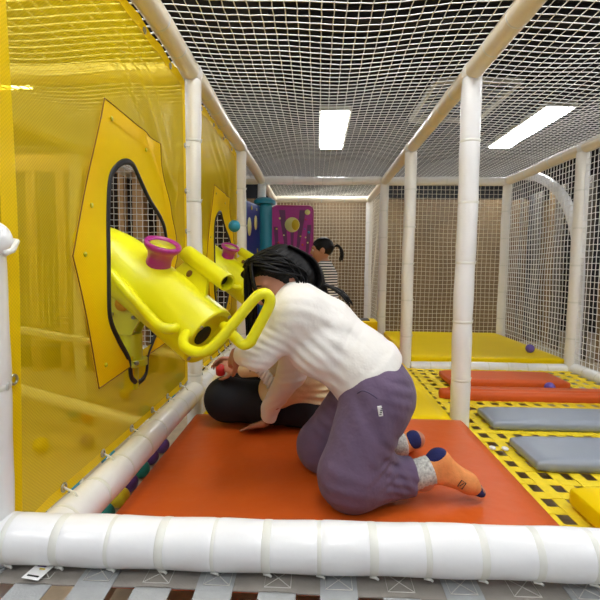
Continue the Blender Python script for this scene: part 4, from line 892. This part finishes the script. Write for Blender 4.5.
# ================================================================== person C: small child standing at the back in a striped top
pc = thing('person', (.0, 3.55, .115), 'small child with a ponytail and striped top standing by the magenta panel', 'person')
cf, cu_ = V((-.93, .05, -.05)), V((.0, 0, 1)); ch_ = (-.012, 3.5, .84)
B = Field((-.22, 3.28, .08), (.22, 3.76, 1.02), .006)
cpel, cch, cn = (.045, 3.52, .45), (.03, 3.51, .64), (.015, 3.505, .725)
B.cap(cpel, cch, .07, .07, k=.04, sq=((0, 1, 0), 1.25)); B.cap(cch, cn, .062, .04, k=.04, sq=((0, 1, 0), 1.4)); B.cap(cn, (.0, 3.5, .79), .03, .03)
for sg in (-1, 1):
    B.cap((.045, 3.52 + sg * .045, .43), (.03, 3.52 + sg * .055, .28), .055, .038, k=.03); B.cap((.03, 3.52 + sg * .055, .28), (.055, 3.52 + sg * .055, .155), .036, .024, k=.02); B.cap((.055, 3.52 + sg * .055, .142), (-.03, 3.52 + sg * .06, .130), .022, .014, k=.02)
    B.cap(cn, (.02, 3.51 + sg * .09, .69), .035, .032, k=.03); B.cap((.02, 3.51 + sg * .09, .69), (.01, 3.51 + sg * .105, .56), .028, .022, k=.02); B.cap((.01, 3.51 + sg * .105, .56), (-.09, 3.51 + sg * .09, .58), .021, .015, k=.02)
    hand(B, (-.095, 3.51 + sg * .09, .582), (-1, 0, .1), (0, -sg, -.2), .62, curl=.35, side=sg)
LC = head(B, ch_, cf, cu_, .92); B.floor(.1155); B.build('body', M['skinc'], pc); face_bits(LC, pc, cf, cu_, .92)
W = Field((-.14, 3.30, .38), (.2, 3.72, .80), .005); W.cap(cpel, cch, .086, .08, k=.04, sq=((0, 1, 0), 1.25)); W.cap(cch, cn, .075, .05, k=.04, sq=((0, 1, 0), 1.4))
for sg in (-1, 1): W.cap(cn, (.02, 3.51 + sg * .09, .69), .045, .043, k=.03); W.cap((.02, 3.51 + sg * .09, .69), (.01, 3.51 + sg * .105, .56), .04, .034, k=.03); W.cap((.01, 3.51 + sg * .105, .56), (-.06, 3.51 + sg * .095, .575), .033, .026, k=.02); W.cut((-.055, 3.51 + sg * .095, .575), (-1, 0, 0), .05)
W.cut((.01, 3.505, .755), (0, 0, 1), .07); W.cut((.04, 3.52, .42), (0, 0, -1), .14); W.build('striped_top', M['stripe'], pc)
T = Field((-.1, 3.36, .10), (.18, 3.68, .54), .005); T.cap((.045, 3.52, .45), (.045, 3.52, .43), .082, .08, sq=((0, 1, 0), 1.25))
for sg in (-1, 1): T.cap((.045, 3.52 + sg * .045, .42), (.03, 3.52 + sg * .055, .28), .064, .05, k=.02); T.cap((.03, 3.52 + sg * .055, .28), (.053, 3.52 + sg * .055, .17), .047, .04, k=.02); T.cut((.05, 3.52 + sg * .055, .165), (0, 0, -1), .055)
T.build('trousers', M['blackp'], pc)
f, r, u = basis(cf, cu_); Rm = np.array([list(f), list(r), list(u)]).T; hc = V(ch_); Lc = lambda a, b, c: hc + f * a + r * b + u * c
Hh = Field((-.14, 3.36, .72), (.14, 3.64, .98), .004); Hh.ell(Lc(-.012, 0, .022), (.086, .071, .080), Rm, k=.01); Hh.ell(Lc(.080, 0, -.030), (.066, .085, .078), Rm, k=.008, op='s'); Hh.ell(Lc(-.005, 0, -.075), (.06, .09, .055), Rm, k=.01, op='s')
for sg in (-1, 1): Hh.ell(Lc(-.008, .076 * sg, -.012), (.022, .02, .03), Rm, k=.006, op='s')
G = grid(Hh) - np.array(hc); ang = np.arctan2(G @ np.array(r), G @ np.array(u)); Hh.V += (.0022 * np.abs(np.sin(ang * 9)) - .0015).astype(np.float32); hcn = Hh.build('braided_hair', M['hair'], pc)
mb = MB(); mb.tube([Lc(-.092, 0, .022), Lc(-.104, 0, .022)], .012, 12); mb.build('hair_tie', M['black'], hcn)
mb = MB(); locks(mb, [[Lc(-.10, .004 * math.sin(i), .022), Lc(-.128, .012 * math.sin(i * 2.3), .03 + .008 * math.cos(i)), Lc(-.152 - .008 * math.sin(i * 1.7), .014 * math.sin(i * 1.3), .004), Lc(-.16 - .012 * math.sin(i * 2.9), .014 * math.sin(i), -.04), Lc(-.15 - .016 * math.cos(i * 1.9), .01 * math.cos(i), -.085 - .015 * math.sin(i * 3))] for i in range(34)], .0062); mb.build('ponytail', M['hair'], hcn)

# ------------------------------------------------------------------ world and camera
w = bpy.data.worlds.new('world'); S.world = w; w.use_nodes = True
w.node_tree.nodes['Background'].inputs[0].default_value = (.86, .92, 1, 1); w.node_tree.nodes['Background'].inputs[1].default_value = .38
cam = bpy.data.cameras.new('camera'); co = bpy.data.objects.new('camera', cam); COL.objects.link(co); S.camera = co
f_, pi_, ya_, ro_ = 435.81, .08, .0372, .0105
cam.sensor_width = 36; cam.lens = f_ / 600 * 36; cam.clip_start = .02
F = V((-math.sin(ya_) * math.cos(pi_), math.cos(ya_) * math.cos(pi_), -math.sin(pi_))); R0 = V((math.cos(ya_), math.sin(ya_), 0)); U0 = R0.cross(F)
R1 = R0 * math.cos(ro_) + U0 * math.sin(ro_); U1 = -R0 * math.sin(ro_) + U0 * math.cos(ro_)
m = Matrix((R1, U1, -F)).transposed().to_4x4(); m.translation = V((-.0504, 0, .72)); co.matrix_world = m
S.view_settings.view_transform = 'Standard'; S.view_settings.look = 'None'; S.view_settings.exposure = .05; S.view_settings.gamma = 1; S.view_settings.use_curve_mapping = False
S.cycles.max_bounces = 8; S.cycles.transparent_max_bounces = 16
